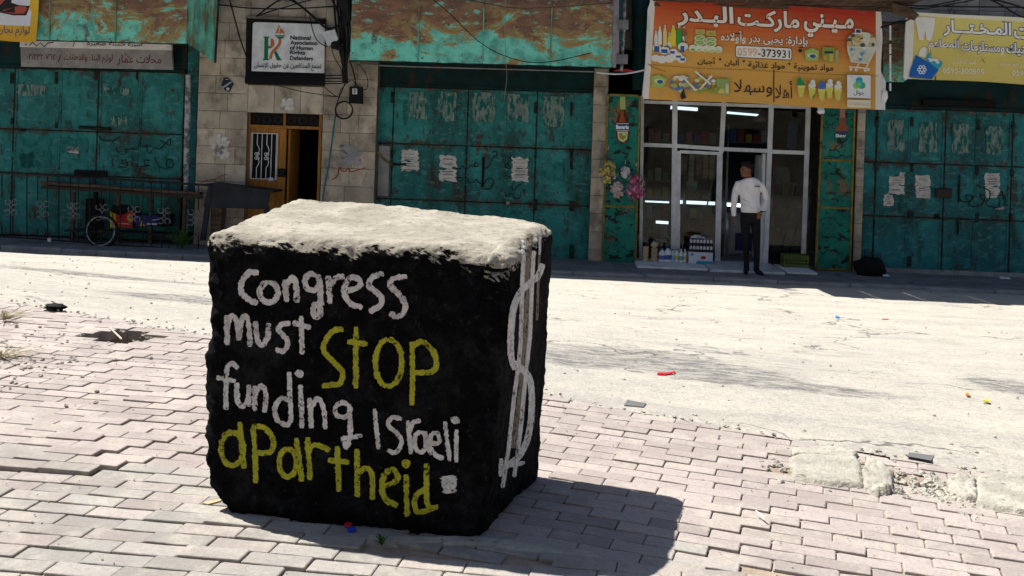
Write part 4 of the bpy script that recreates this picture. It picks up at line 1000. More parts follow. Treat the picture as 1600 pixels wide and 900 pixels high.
def rrect(p, x0, y0, x1, y1, r, col, sl=.05):
    pts = []
    for cx, cy, a0 in ((x1 - r, y0 + r, 0), (x0 + r, y0 + r, 90), (x0 + r, y1 - r, 180), (x1 - r, y1 - r, 270)):
        for k in range(5): a = math.radians(a0 + 22.5 * k); X, Y = cx + r * math.cos(a), cy - r * math.sin(a); pts.append((X, Y + sl * (X - x0)))
    p.poly(pts, col)
rrect(p, 1148.5, 70.5, 1237.5, 90, 4, BK); rrect(p, 1149.5, 71.5, 1236.5, 89, 3.5, WH)
p.text('0599', 1152, 1183, 81.5, 12.5, (.62, .40, .25), .05, .01, ar=False); p.text('-373931', 1184, 1234, 83.8, 12.5, BK, .05, .01, ar=False)
for t, x0, x1, yc in (('مواد تموينية', 1240, 1302, 106), ('مواد غذائية', 1169, 1226, 103), ('ألبان', 1132, 1155, 98), ('أجبان', 1090, 1117, 96)): p.text(t, x0, x1, yc, 13, BK, .04, .012)
for x, y in ((1233, 100), (1162, 96), (1125, 93)): p.ell(x, y, 1.8, 1.8, BK, 8)
p.text('أهلاً', 1211, 1238, 140, 28, BK, .03, .0); p.text('وسهلاً', 1147, 1206, 138, 26, BK, .03, .0)
p.line([(1209, 109), (1208.5, 134), (1209, 160)], 1.6, BK)
p.line([(1013, 101), (1090, 107), (1180, 110), (1260, 115), (1372, 119)], .8, (.30, .17, .05)); p.line([(1012, 100), (1022, 106), (1040, 112)], .9, (.2, .12, .04))
# bottles, tubs and packs printed at the left of the banner
for x, y0, y1, w_, c in ((1025, 49, 70, 5, (.6, .62, .6)), (1031, 42, 70, 6, (.62, .64, .62)), (1039, 40, 72, 6, (.62, .52, .22)), (1046, 52, 74, 6, (.6, .5, .1)), (1052, 41, 72, 8, (.62, .53, .05)), (1061, 42, 74, 8, (.02, .30, .06)), (1069, 43, 76, 6.5, (.22, .10, .06))):
    p.poly([(x - w_ / 2, y1), (x + w_ / 2, y1), (x + w_ / 2, y0 + 9), (x + w_ / 5, y0 + 3), (x + w_ / 5, y0), (x - w_ / 5, y0), (x - w_ / 5, y0 + 3), (x - w_ / 2, y0 + 9)], c); p.rect(x - w_ / 2 + .3, y0 + 14, x + w_ / 2 - .3, y0 + 21, (.66, .64, .55)); p.rect(x - w_ / 5, y0 - 1, x + w_ / 5, y0 + 1.5, (.55, .56, .5))
for x, y, r, c in ((1026, 75, 7, WH), (1038, 79, 8, WH), (1052, 82, 7, WH), (1067, 73, 8, WH), (1024, 91, 7, WH), (1034, 93, 8, WH), (1046, 92, 8, WH), (1058, 88, 8, WH), (1065, 93, 7, WH)): p.ell(x, y, r, r * .8, tuple(k * .9 for k in c), 10)
for x, y, w_, h_ in ((1022, 72, 8, 9), (1033, 77, 10, 6), (1047, 80, 7, 4), (1063, 72, 6, 10), (1056, 87, 8, 3), (1063, 91, 7, 4), (1038, 72, 8, 2)): p.rect(x, y, x + w_, y + h_, (.03, .10, .30))
for x, y in ((1086, 46), (1103, 48)): p.rect(x, y, x + 15, y + 8, (.50, .36, .12)); p.ell(x + 8, y + 5, 5, 2, (.25, .33, .06), 8)
for x, y in ((1093, 60), (1110, 63), (1093, 67), (1110, 69)): p.ell(x, y, 9, 5, (.50, .55, .32), 12); p.ell(x, y, 6, 3, (.15, .33, .07), 10); p.line([(x - 4, y + 1), (x + 4, y - 1)], 1.1, (.6, .62, .4))
for k in range(5): p.ell(1082 + k * 10, 75.5 + k * .6, 6.5, 5.5, (.60, .64, .52), 10); p.ell(1082 + k * 10, 78 + k * .6, 3.5, 2.2, (.12, .38, .08) if k == 0 else (.45, .5, .2), 8)
# cheese tub and jars right of the number
for ox, oy in ((1268, 86), (1018, 126)):
    p.poly([(ox - 12, oy - 6), (ox, oy - 11), (ox + 11, oy - 6), (ox + 9, oy + 9), (ox - 10, oy + 9)] if ox > 1100 else [(ox - 0, oy - 6), (ox + 10, oy - 9), (ox + 24, oy - 3), (ox + 19, oy + 11), (ox + 1, oy + 11)], (.30, .42, .12))
    q = ox if ox > 1100 else ox + 12
    p.ell(q, oy + 1, 8, 4, (.56, .58, .30), 10); p.ell(q + 1, oy + 2, 5, 3, (.02, .10, .26), 10)
for x0, y0, x1, y1, c in ((1284, 74, 1303, 97, (.22, .28, .06)), (1287, 80, 1301, 84, (.01, .05, .05)), (1286, 88, 1291, 94, (.5, .28, .06)), (1295, 84, 1301, 96, (.5, .38, .08)), (1304, 79, 1309, 98, (.36, .34, .16)), (1119, 123, 1139, 148, (.24, .33, .10)), (1121, 126, 1137, 130, (.01, .06, .07)), (1123, 131, 1130, 137, (.05, .18, .16)), (1122, 139, 1131, 146, (.55, .48, .12)), (1133, 131, 1138, 146, (.55, .52, .3))): p.rect(x0, y0, x1, y1, c)
random.seed(3)
for k in range(34):
    x = 1047 + random.random() * 68; y = 120 + random.random() * 22; p.ell(x, y, 2.5 + 3 * random.random(), 1.5 + 2 * random.random(), random.choice([(.58, .62, .55), (.62, .64, .62), (.33, .40, .08), (.5, .52, .25), (.10, .16, .36), (.55, .57, .4)]), 8)
for a, b_ in (((1067, 121), (1088, 143)), ((1086, 112), (1110, 132)), ((1093, 140), (1112, 118))): p.line([a, b_], 3, (.62, .62, .52))
p.line([(1092, 115), (1112, 130), (1110, 138)], 1, BK)
for k in range(4): p.ell(1092 + k * 9, 143 - (k % 2) * 3, 5, 3, (.22, .30, .05), 8)
p.poly([(1068, 138), (1069, 145), (1072, 153), (1064, 156), (1062, 149)], (.02, .02, .02))
# shopping trolley
p.poly([(1323, 60), (1331, 52), (1342, 50), (1356, 52), (1366, 62), (1368, 74), (1360, 90), (1355, 100), (1328, 97), (1322, 80)], (.55, .57, .5))
for k in range(26): p.ell(1325 + random.random() * 38, 55 + random.random() * 18, 2.5 + 2 * random.random(), 2 + 2 * random.random(), random.choice([(.50, .36, .14), (.55, .48, .28), (.06, .09, .06), (.45, .38, .2), (.3, .26, .12), (.6, .58, .5)]), 8)
p.rect(1334, 46, 1344, 54, (.60, .62, .62)); p.rect(1335.5, 47, 1342.5, 52, (.02, .04, .16))
for k in range(22): p.ell(1328 + random.random() * 26, 76 + random.random() * 18, 2.5, 2.2, random.choice([(.62, .66, .64), (.30, .45, .50), (.55, .58, .50), (.1, .25, .35), (.5, .55, .4)]), 7)
for a, b_ in (((1322, 73), (1328, 97)), ((1366, 76), (1354, 100)), ((1328, 97), (1354, 100)), ((1322, 74), (1368, 76)), ((1354, 100), (1350, 108)), ((1324, 105), (1356, 108)), ((1340, 99), (1336, 106))): p.line([a, b_], 1.8, (.62, .62, .58))
for x, y in ((1327, 109), (1335, 110), (1349, 111), (1354, 110)): p.ell(x, y, 2.2, 2.4, (.60, .60, .56), 8)
# ice cream cones
for x, y, c in ((1250, 128, (.01, .22, .08)), (1267, 131, (.60, .62, .55)), (1282, 133, (.05, .14, .42)), (1294, 130, (.62, .62, .60)), (1307, 133, (.62, .60, .56))):
    p.poly([(x - 6, y + 8), (x + 6, y + 8), (x + 5, y + 12), (x + 3, y + 24), (x - 3, y + 24), (x - 5, y + 12)], (.52, .50, .10)); p.rect(x - 6, y + 6, x + 6, y + 9, (.58, .56, .16))
    if x == 1250: p.poly([(x - 7, y + 6), (x + 6, y + 5), (x - 2, y - 8), (x - 6, y - 4)], c)
    else: p.ell(x, y + 3, 6, 4, c, 10); p.ell(x + 1, y - 2, 4, 4, c, 10); p.ell(x - 1, y + 1, 2, 1.2, tuple(k * .8 for k in c), 8)
p.line([(1268, 156), (1271, 148), (1267, 153)], 1, BK)
p.rect(1321, 117.5, 1357, 153, (.62, .64, .66), .03)
for dx, dy, c in ((0, -4.5, (.01, .24, .48)), (-4.2, 3, (.26, .52, .06)), (4.2, 3, (.02, .36, .18)), (0, 0, (.04, .40, .36))): p.ell(1339.5 + dx, 131 + dy, 5.4, 5.6, c, 14)
p.ell(1339.5, 132.5, 2.2, 2, (.3, .55, .1), 8)
p.text('جوال', 1331, 1347, 146, 8, (.03, .06, .12), .04, .01)
p.rect(1321, 156, 1357, 168, (.60, .58, .48), .03); p.text('07400460', 1323, 1355, 163, 5, (.52, .40, .18), .03, .0, ar=False)
p.ell(1248, 80, 3.4, 3, BK, 8)
p.build('printed_lettering', ban)
for (x, y) in ((1019, 2), (1011, 101), (1374, 20), (1373, 118)):
    pass
# ties and the white hem roll at the right
b = MB(); b.blob(L3(1382, 150, -.62), (.05, .03, .10), seed=4); b.build('rolled_hem', T['white_dirty'], ban)
b = MB(); b.blob(L3(1283, 174, -.60), (.06, .03, .045), seed=9); b.build('hem_lump', T['white_dirty'], ban)
b = MB(); q = [L3(1377, 20, -.62), L3(1379, 60, -.6), L3(1376, 110, -.6), L3(1384, 128, -.6), L3(1383, 172, -.6), L3(1374, 171, -.615), L3(1373, 100, -.615)]; b.slab(q, (0, .006, 0)); b.build('side_hem', T['white_dirty'], ban)
b = MB(); q = [L3(1018, -3, -.615), L3(1012, 14, -.6), L3(1010, 60, -.6), L3(1008, 100, -.6), L3(1003, 150, -.6), L3(1008, 154, -.615), L3(1012, 80, -.615)]; b.slab(q[::-1], (0, .006, 0)); b.build('side_hem', T['white_dirty'], ban)

def grad2(u, v):
    if u < .035: return (.62, .62, .60)
    if v < .03: return (.66, .64, .52)
    return lerp3((.60, .54, .16), (.52, .42, .12), v * .9 + .25 * noise.noise(Vector((u * 5, v * 4, 0))))
ban2, s2_ = banner('yellow banner with white Arabic lettering above the far right shutter', 'banner', [(1416, 18), (1690, 33), (1690, 136), (1412, 122)], -.55, grad2, base=(1540, 75))
p = Print(s2_); OB = (.03, .06, .16)
p.text('المـخـتـــار', 1474, 1580, 46, 26, WH, .05, .03, outline=OB); p.text('محلات', 1584, 1650, 50, 24, WH, .05, .03, outline=OB)
p.text('المطاعم', 1450, 1498, 71, 18, WH, .05, .02, outline=OB); p.text('ومستلزمات', 1502, 1569, 75, 20, WH, .05, .02, outline=OB); p.text('بلاستيك', 1572, 1632, 78, 20, WH, .05, .02, outline=OB)
PW = (.70, .68, .52)
p.text('عبد الناصر', 1487, 1525, 97, 8, PW, .04, .01); p.text('0595-300505', 1473, 1537, 111, 9, PW, .04, .02, ar=False); p.text('حسن أبو جهاد', 1562, 1614, 100, 9, PW, .04, .01); p.text('0598-744315', 1581, 1645, 115, 9, PW, .04, .02, ar=False)
p.poly([(1429, 27), (1432, 45), (1435, 62), (1442, 63), (1445, 48), (1447, 62), (1454, 64), (1459, 45), (1461, 28), (1445, 27)][::-1], (.66, .66, .64))
p.poly([(1434, 87), (1437, 77), (1442, 73), (1447, 76), (1446, 90)], (.60, .62, .58))
p.poly([(1430, 86), (1421, 112), (1420, 121), (1455, 124), (1466, 110), (1466, 106)], (.01, .11, .38))
p.poly([(1444, 92), (1450, 84), (1455, 81), (1452, 90), (1462, 92), (1472, 97), (1470, 105), (1464, 108)], (.03, .30, .42)); p.poly([(1449, 91), (1453, 97), (1459, 95), (1464, 100), (1468, 98), (1464, 92)], (.6, .64, .62))
for k in range(6): a = k * PI / 3; p.ell(1440 + 4.6 * math.cos(a), 109 + 4.8 * math.sin(a), 2.9, 2.9, (.62, .64, .66), 10); p.ell(1440 + 4.6 * math.cos(a), 109 + 4.8 * math.sin(a), 1.5, 1.5, (.01, .11, .38), 8)
p.line([(1461, 119), (1461, 126)], 1.6, (.15, .02, .02)); p.line([(1565, 35), (1568, 33)], 1.2, BK); p.line([(1533, 92), (1538, 98)], 1.2, (.2, .15, .06))
p.build('printed_lettering', ban2)
b = MB(); q = [L3(1424, 19, -.54), L3(1416, 20, -.5), L3(1413, 60, -.5), L3(1411, 120, -.5), L3(1414, 126, -.52), L3(1420, 122, -.54)]; b.slab(q[::-1], (0, .006, 0)); b.build('side_hem', T['white_dirty'], ban2)

# left yellow and white sign panel, its right edge curling
def grad3(u, v):
    d = .62 - .0 * u
    if v > .67 or u > .93 - .05 * (1 - v): return lerp3((.60, .40, .04), (.55, .30, .02), v)
    return (.56, .57, .62)
ban3, s3_ = banner('curled white and yellow sign with a red letter at the top left corner', 'sign', [(-60, -12), (60, -8), (56, 66), (-60, 61)], -.92, grad3, base=(10, 30), amp=.02, name='painted_sign')
p = Print(s3_)
p.poly([(-10, -8), (20, -8), (17, 4), (30, 8), (46, 9), (40, 24), (20, 24), (2, 20), (-10, 20)], BK); p.poly([(-10, -8), (15, -8), (14, 6), (28, 9.5), (43, 10.5), (37, 21), (20, 21.5), (2, 18), (-10, 18)], (.36, .07, .05))
p.text('لوازم نجارين', -10, 46, 49, 18, (.02, .06, .12), .03, .01); p.build('printed_lettering', ban3)
# long grey shop board under the left awning
yb_ = -.06; gb = thing('shop_board', 'long grey shop board with dark red Arabic writing under the left awning', 'sign', L3(150, 90, yb_))
def quadbox(pts, y, d, name, m, root):
    b = MB(); b.slab([L3(x_, y_, y) for x_, y_ in pts], (0, d, 0)); return b.build(name, T[m], root)
quadbox([(33, 104), (270, 109), (268, 79), (32, 74)], yb_, .05, 'board', 'kerb', gb); quadbox([(31, 73.5), (268, 78.5), (267, 60), (31, 56)], yb_ - .02, .06, 'board', 'white_dirty', gb)
p = Print(flat(yb_)); DKR = (.10, .008, .02)
p.text('محلات عمار', 183, 252, 94, 17, DKR, .02, .01); p.text('لوازم البناء والدهانات', 100, 176, 92, 15, DKR, .02, .01); p.line([(91, 97), (95, 86)], 1.4, DKR); p.text('٠٢/٢٢٢٠٧٦٢'[::1], 42, 87, 89, 10, DKR, .02, .01, ar=False); p.build('printed_lettering', gb)
p = Print(flat(yb_ - .022)); p.line([(46, 71), (51, 66), (57, 72), (63, 67), (69, 73), (75, 67), (84, 66)], 1.6, BK); p.line([(40, 68), (41, 71)], 1.6, BK); p.text('سيرة حسنة صغيرة', 136, 222, 69, 9, BK, .02, .01); p.line([(116, 66), (114, 73)], 1.2, BK); p.build('printed_lettering', gb)

# association sign in its black frame
yn = -.04; na = thing('association_sign', 'white sign in a black frame with a green and orange torch logo above the door', 'sign', L3(445, 75, yn))
quadbox([(383, 131), (507, 134), (508, 31), (385, 26)], yn, .055, 'frame', 'black', na)
quadbox([(383, 28), (492, 33), (492, 29), (384, 24)], yn - .03, .03, 'frame_rail', 'mortar', na)
quadbox([(393, 111), (506.5, 114.5), (507.5, 38), (398, 34.5), (395, 37)], yn - .03, .02, 'board', 'white', na)
p = Print(flat(yn - .032)); GN, ORG = (.005, .12, .06), (.36, .12, .03)
DS = lambda L: [(x / 4 + 300, y / 4) for x, y in L]
def sp(L, c): p.poly(DS(L), c)
sp([(453, 230), (477, 231), (475, 375), (450, 374)], GN); sp([(447, 228), (483, 229), (483, 237), (447, 236)], GN); sp([(443, 368), (481, 369), (481, 377), (443, 377)], GN); sp([(477, 288), (492, 288), (492, 302), (477, 302)], GN)
sp([(492, 240), (505, 242), (515, 262), (514, 285), (500, 300), (490, 302)], ORG)
p.line(spline(DS([(548, 238), (548, 270), (530, 298), (508, 318), (494, 345), (491, 368)])), 4.2, ORG)
p.line(spline(DS([(536, 240), (533, 268), (515, 290), (500, 305)])), 1.6, (.62, .63, .65))
sp([(512, 328), (526, 318), (552, 366), (563, 377), (530, 377), (526, 366)], GN); sp([(519, 221), (583, 222), (581, 227), (520, 226)], GN); sp([(524, 229), (578, 230), (566, 241), (540, 242)], GN)
sp([(523, 212), (528, 190), (540, 170), (537, 152), (550, 165), (553, 182), (562, 178), (572, 195), (578, 213), (560, 203), (551, 214), (543, 202)], ORG)
p.line(spline(DS([(541, 200), (548, 185), (545, 170)])), .8, (.66, .66, .68))
TB = (.03, .03, .04)
for t, x0, x1, y, h in (('National', 453.5, 485.5, 59, 7), ('Association', 453.5, 496, 67, 6.6), ('of Human', 453, 489, 75, 6.6), ('Rights', 453, 477, 83, 8), ('Defenders', 453, 489, 91, 6.6)): p.text(t, x0, x1, y, h, TB, .03, .03, ar=False)
p.text('تجمع المدافعين عن حقوق الإنسان', 397, 502, 104, 12, TB, .02, .012)
p.build('printed_lettering', na)

# ------------------------------------------------------------------ brown door
yd = .12; dr = thing('brown_door', 'brown wooden door with a white scrolled grille, its right leaf open on a dark hall', 'door', (S(440, 340, yd), yd, FB))
def Z1(px, py): return Zp(px, py, yd)
d0, dm, d1, dt, dtr = S(385, 250, yd), S(446, 250, yd), S(502, 250, yd), DOORZ, Zp(440, 199, yd)
MB().box(d0, d0 + .05, yd - .03, yd + .06, FB, dt).build('frame', T['wood'], dr); MB().box(d1 - .05, d1, yd - .03, yd + .06, FB, dt).build('frame', T['wood'], dr)
MB().box(d0 + .05, d1 - .05, yd - .03, yd + .06, dtr - .02, dtr + .03).build('transom_bar', T['wood'], dr)
MB().box(S(443.5, 190, yd), S(447, 190, yd), yd - .035, yd + .05, dtr + .03, dt).build('transom_post', T['wood'], dr)
for a, c in ((d0 + .05, S(443.5, 190, yd)), (S(447, 190, yd), d1 - .05)):
    MB().box(a, c, yd + .01, yd + .02, dtr + .03, dt).build('transom_pane', T['black'], dr)
    b = MB()
    for k in range(3): b.ring((a + (c - a) * (k + .5) / 3, yd - .01, (dtr + dt) / 2 + .01), .06, .006, n=12)
    b.build('transom_scroll', T['iron'], dr)
lf = MB(); g0, g1, gz0, gz1 = S(392, 240, yd), S(434, 240, yd), Zp(412, 280, yd), Zp(412, 208, yd)
a, c = d0 + .052, dm
lf.box(a, g0, yd, yd + .045, FB + .01, dtr - .022); lf.box(g1, c, yd, yd + .045, FB + .01, dtr - .022); lf.box(g0, g1, yd, yd + .045, gz1, dtr - .022); lf.box(g0, g1, yd, yd + .045, FB + .01, gz0)
leaf = lf.build('leaf', T['wood'], dr)
MB().box(g0, g1, yd + .03, yd + .04, gz0, gz1).build('dark_pane', T['black'], leaf)
for q in ((g0 - .03, g1 + .03, gz0 - .03, gz0), (g0 - .03, g1 + .03, gz1, gz1 + .02), (g0 - .03, g0, gz0, gz1), (g1, g1 + .02, gz0, gz1)): MB().box(q[0], q[1], yd - .014, yd - .001, q[2], q[3]).build('moulding', T['wood'], leaf)
MB().box(g0 + .02, g1 - .02, yd - .016, yd - .002, FB + .25, gz0 - .12, bev=.02).build('lower_panel', T['wood'], leaf)
for k in range(6):
    x = g0 + (g1 - g0) * (k + .3) / 5.6; pth = [(x, yd - .01, gz0), (x, yd - .01, gz1)]
    if k in (1, 4 - 1):
        m_ = (gz0 + gz1) / 2; sg = .03
        pth = [(x, yd - .01, gz1), (x, yd - .01, m_ + .2)] + [(x + sg * math.sin(t * PI) * 1.4, yd - .01, m_ + .2 - .2 * t) for t in (.25, .5, .75, 1)] + [(x + sg * math.sin(t * PI) * 1.4, yd - .01, m_ - .2 * t) for t in (.25, .5, .75, 1)] + [(x, yd - .01, gz0)]
    MB().tube(pth, .0075, 5).build('grille_bar', T['white'], leaf)
for xk in (1, 3):
    x = g0 + (g1 - g0) * (xk + .3) / 5.6; m_ = (gz0 + gz1) / 2
    for sx_, sz_ in ((-.012, .035), (.02, .035), (-.012, -.035), (.02, -.035)): MB().ring((x + sx_, yd - .012, m_ + sz_), .024, .006, n=12).build('grille_scroll', T['white'], leaf)
for q in ((g0, g1, gz0, gz0 + .012), (g0, g1, gz1 - .012, gz1), (g0, g0 + .012, gz0, gz1), (g1 - .012, g1, gz0, gz1)): MB().box(q[0], q[1], yd - .02, yd - .006, q[2], q[3]).build('grille_frame', T['white'], leaf)
c = L3(440, 270, yd); MB().box(c[0] - .06, c[0] + .08, yd - .05, yd - .01, c[2] - .07, c[2] + .07, bev=.015).build('lock', T['black'], leaf)
c = L3(424, 280, yd); MB().box(c[0] - .04, c[0] + .04, yd - .04, yd - .02, c[2] - .03, c[2] + .03, bev=.01).build('padlock', T['white'], leaf)
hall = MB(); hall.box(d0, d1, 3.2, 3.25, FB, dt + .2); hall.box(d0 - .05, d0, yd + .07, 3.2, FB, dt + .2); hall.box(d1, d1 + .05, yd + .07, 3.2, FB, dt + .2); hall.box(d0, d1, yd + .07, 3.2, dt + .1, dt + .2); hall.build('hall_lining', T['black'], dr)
b = MB(); b.box(dm + .02, dm + .06, yd + .06, yd + .62, FB + .01, dtr - .03); b.build('open_leaf', T['wood'], dr)

# ================================================================== THE MARKET
yw = .26
mk = thing('market_front', 'white framed glass shop front of the market with an open doorway', 'shop front', (S(1130, 410, yw), yw, FB))
room = MB()
x0, x1 = S(1003, 300, yw) - .02, S(1270, 300, yw) + .05
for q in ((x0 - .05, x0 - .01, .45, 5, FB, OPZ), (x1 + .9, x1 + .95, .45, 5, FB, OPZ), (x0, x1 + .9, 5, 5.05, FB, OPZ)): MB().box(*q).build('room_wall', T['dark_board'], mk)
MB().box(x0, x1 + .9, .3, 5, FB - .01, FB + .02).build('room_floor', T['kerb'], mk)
# frame members, each one a bar between two photo points
def bar(a, b, wd, name='frame_bar', m='white', root=mk, y=yw, dep=.06):
    A, B = Vector(L3(*a, y)), Vector(L3(*b, y)); d = (B - A).normalized(); n = Vector((d.z, 0, -d.x)) * wd / 2 / 95
    o = MB().slab([A - n, A + n, B + n, B - n], (0, dep, 0)).build(name, T[m], root); return o
for a, b_, wd, dy in (((1055, 150), (1052, 412), 8, 0), ((1132, 150), (1127, 238), 7, .003), ((1206, 150), (1196, 414), 7.5, .001), ((1264, 150), (1255, 418), 7, 0), ((1004, 150), (1001, 412), 5, 0),
                      ((1002, 226), (1052, 228), 6, .004), ((1057, 228), (1131, 233), 6, .004), ((1131, 233), (1201, 236), 6, .004), ((1206, 237), (1262, 239), 6, .004), ((1003, 159), (1262, 168), 5, .006),
                      ((1061, 236), (1059, 412), 6, .012), ((1125, 238), (1121, 414), 8.5, .012), ((1063, 237), (1123, 240), 5, .014), ((1060, 413), (1122, 416), 6, .010), ((1198, 418), (1258, 421), 6, .004), ((1194, 240), (1190, 414), 5, .03)):
    bar(a, b_, wd, y=yw + dy)
def pane(pts, y, root=mk, m='glass', name='pane'):
    return MB().slab([L3(px, py, y) for px, py in pts], (0, .006, 0)).build(name, T[m], root)
for q in (((1005, 160), (1052, 161), (1052, 225), (1003, 224)), ((1058, 162), (1129, 165), (1129, 230), (1057, 227)), ((1135, 165), (1203, 168), (1201, 233), (1133, 230)), ((1209, 168), (1261, 170), (1260, 236), (1207, 234)),
          ((1004, 230), (1049, 232), (1047, 412), (1002, 410)), ((1065, 240), (1120, 243), (1117, 412), (1062, 410)), ((1206, 240), (1258, 242), (1252, 418), (1199, 416))): pane(q[::-1], yw + .03)
b = MB(); b.box(S(1192, 330, yw) - .02, S(1192, 330, yw) + .02, yw + .07, yw + .75, FB + .05, Zp(1192, 243, yw)); b.build('door_edge', T['white'], mk)
# steps and slabs under the glass
def step(name, label, a, b_, z0, z1, m):
    s0, y0 = FG(*a); s1, y1 = FG(*b_); y0 = min(y0, y1) - .02
    single(name, MB().box(s0, s1, y0, yw + .1, FB + z0, FB + z1, bev=.012), T[m], label, 'step', ((s0 + s1) / 2, y0, FB))
step('doorstep', 'long pale threshold slab under the left shop window, goods standing on it', (996, 419), (1104, 421), 0, .035, 'white_dirty')
step('doorstep', 'bright marble step in front of the open market doorway', (1109, 424), (1226, 430), 0, .045, 'marble')
step('doorstep', 'plain pale threshold slab under the green crate', (1229, 428), (1277, 430), 0, .035, 'white_dirty')
# lamps: the tubes burning in the shop
def lamp(label, a, b_, y, r=.022, en=3.0, group='fluorescent tubes in the market'):
    A, B = L3(*a, y), L3(*b_, y); c = tuple((Vector(A) + Vector(B)) / 2); t = thing('tube_lamp', label, 'lamp', c, group)
    MB().tube([A, B], r, 8).build('tube', LAMPM, t); MB().box(A[0] - .03, B[0] + .03, y - .02, y + .02, max(A[2], B[2]) + r + .002, max(A[2], B[2]) + r + .04).build('housing', T['white'], t)
LAMPM = emit('lit_tube', (.85, .95, 1), 1.7)
lamp('bright tube lamp high behind the second top pane', (1048, 168), (1090, 171), 1.6, .03)
lamp('dim tube lamp behind the third top pane', (1136, 176), (1185, 180), 2.2, .02)
lamp('upper left tube lamp seen through the left window and door glass', (1002, 313), (1117, 318), 4.6, .035)
lamp('upper tube lamp seen in the open doorway', (1128, 319), (1183, 323), 4.6, .035)
lamp('lower left tube lamp seen through the left window', (1025, 347), (1076, 350), 4.7, .03)
b = MB(); c = L3(1187, 190, 1.0); b.lathe(c, [(.02, .12), (.05, .10), (.10, .05), (.105, 0)], 14); tag(single('pendant_lamp', b, T['white'], 'small white bell lamp hanging behind the third top pane', 'lamp', c), None)
MB().tube([(c[0], c[1], c[2] + .12), (c[0], c[1], OPZ)], .006, 4).build('flex', T['white'], bpy.data.objects['pendant_lamp'], base=c)
# shelves and goods inside, dimly seen
rng = random.Random(11); shared_box = {}
def colbox(w_, d_, h_, col):
    k = (round(w_, 2), round(h_, 2), col)
    if k not in shared_box: shared_box[k] = MB().box(-w_ / 2, w_ / 2, -d_ / 2, d_ / 2, 0, h_, col, bev=.006).mesh('package', T['print'])
    return shared_box[k]
PALN = ['red', 'mustard', 'blue', 'white', 'green', 'orange', 'grey', 'pink']
ORD = 'first second third fourth fifth sixth seventh eighth ninth tenth eleventh twelfth thirteenth'.split()
pal = [(.35, .05, .04), (.45, .35, .06), (.05, .12, .35), (.5, .5, .48), (.08, .25, .10), (.4, .18, .05), (.28, .28, .30), (.45, .12, .22)]
def shelf(label, s0, s1, y, zs, w_=.13, h_=(.14, .26), back=True):
    r = thing('store_shelf', label, 'shelf', ((s0 + s1) / 2, y, FB))
    for z in zs:
        MB().box(s0, s1, y - .18, y + .18, z - .02, z).build('board', T['grey_metal'], r)
    for s_ in (s0, s1): MB().box(s_ - .015, s_ + .015, y - .18, y + .18, FB, zs[-1] + .3).build('upright', T['grey_metal'], r)
    k = 0
    for z in zs:
        s_ = s0 + .09
        while s_ < s1 - .06:
            ci = rng.randrange(8); c = pal[ci]; hh = rng.choice((.14, .18, .22)); o = link('package', colbox(.11, .2, hh, c), None, (0, 0, 0)); o.location = W(s_, y - .06, z); o.rotation_euler = (0, 0, -AL)
            lvl = '' if len(zs) == 1 else ' ' + (('lowest', 'middle', 'top') if len(zs) == 3 else ('lowest', 'second', 'third', 'top'))[zs.index(z)] + ' board'
            tag(o, '%s package, %s from the left on the %s%s' % (PALN[ci], ORD[k], label, lvl), 'package', 'packages on the store shelves'); s_ += .135; k += 1
        k = 0
shelf('upper left store shelf', S(1008, 200, 1.2), S(1125, 200, 1.2), 1.2, [Zp(1060, 222, 1.2)])
shelf('upper right store shelf', S(1136, 200, 1.3), S(1200, 200, 1.3), 1.3, [Zp(1170, 222, 1.3)])
shelf('tall left store shelf', S(1006, 300, .95), S(1049, 300, .95), .95, [FB + .35, FB + .68, FB + 1.01, FB + 1.34])
shelf('tall right store shelf', S(1206, 300, 1.5), S(1262, 300, 1.5), 1.5, [FB + .35, FB + .75, FB + 1.15])
shelf('tall back store shelf', S(1070, 300, 3.4), S(1128, 300, 3.4), 3.4, [FB + .9, FB + 1.3, FB + 1.7])
ds = thing('shop_desk', 'brown shop desk behind the door glass with small boxes on it', 'desk', (S(1088, 370, 1.1), 1.1, FB))
a, c = L3(1057, 385, 1.1), L3(1128, 346, 1.1); MB().box(a[0], c[0], 1.1, 1.15, FB + .02, c[2]).build('front', T['wood'], ds); MB().box(a[0] - .03, c[0] + .03, 1.07, 1.6, c[2], c[2] + .03).build('top', T['wood'], ds); ZD = c[2] + .03
for k, (px, w_, h_, col, lb) in enumerate(((1083, .12, .17, (.45, .36, .2), 'tan carton on the shop desk, the taller one'), (1094, .10, .12, (.35, .22, .10), 'brown carton on the shop desk beside the taller tan one'), (1070, .12, .10, (.10, .05, .05), 'dark red box at the left end of the shop desk'))):
    s_ = S(px, 340, 1.2); single('carton', MB().box(s_ - w_ / 2, s_ + w_ / 2, 1.15, 1.3, ZD, ZD + h_, col, bev=.006), T['print'], lb, 'box', (s_, 1.2, ZD))
a, c = L3(1067, 412, .9), L3(1078, 372, .9); single('blue_bin', MB().box(a[0], c[0] + .1, .85, 1.05, FB + .02, c[2], (.03, .10, .20), bev=.02), T['print'], 'dark blue bin behind the door glass in front of the desk', 'bin', ((a[0] + c[0]) / 2, .9, FB))
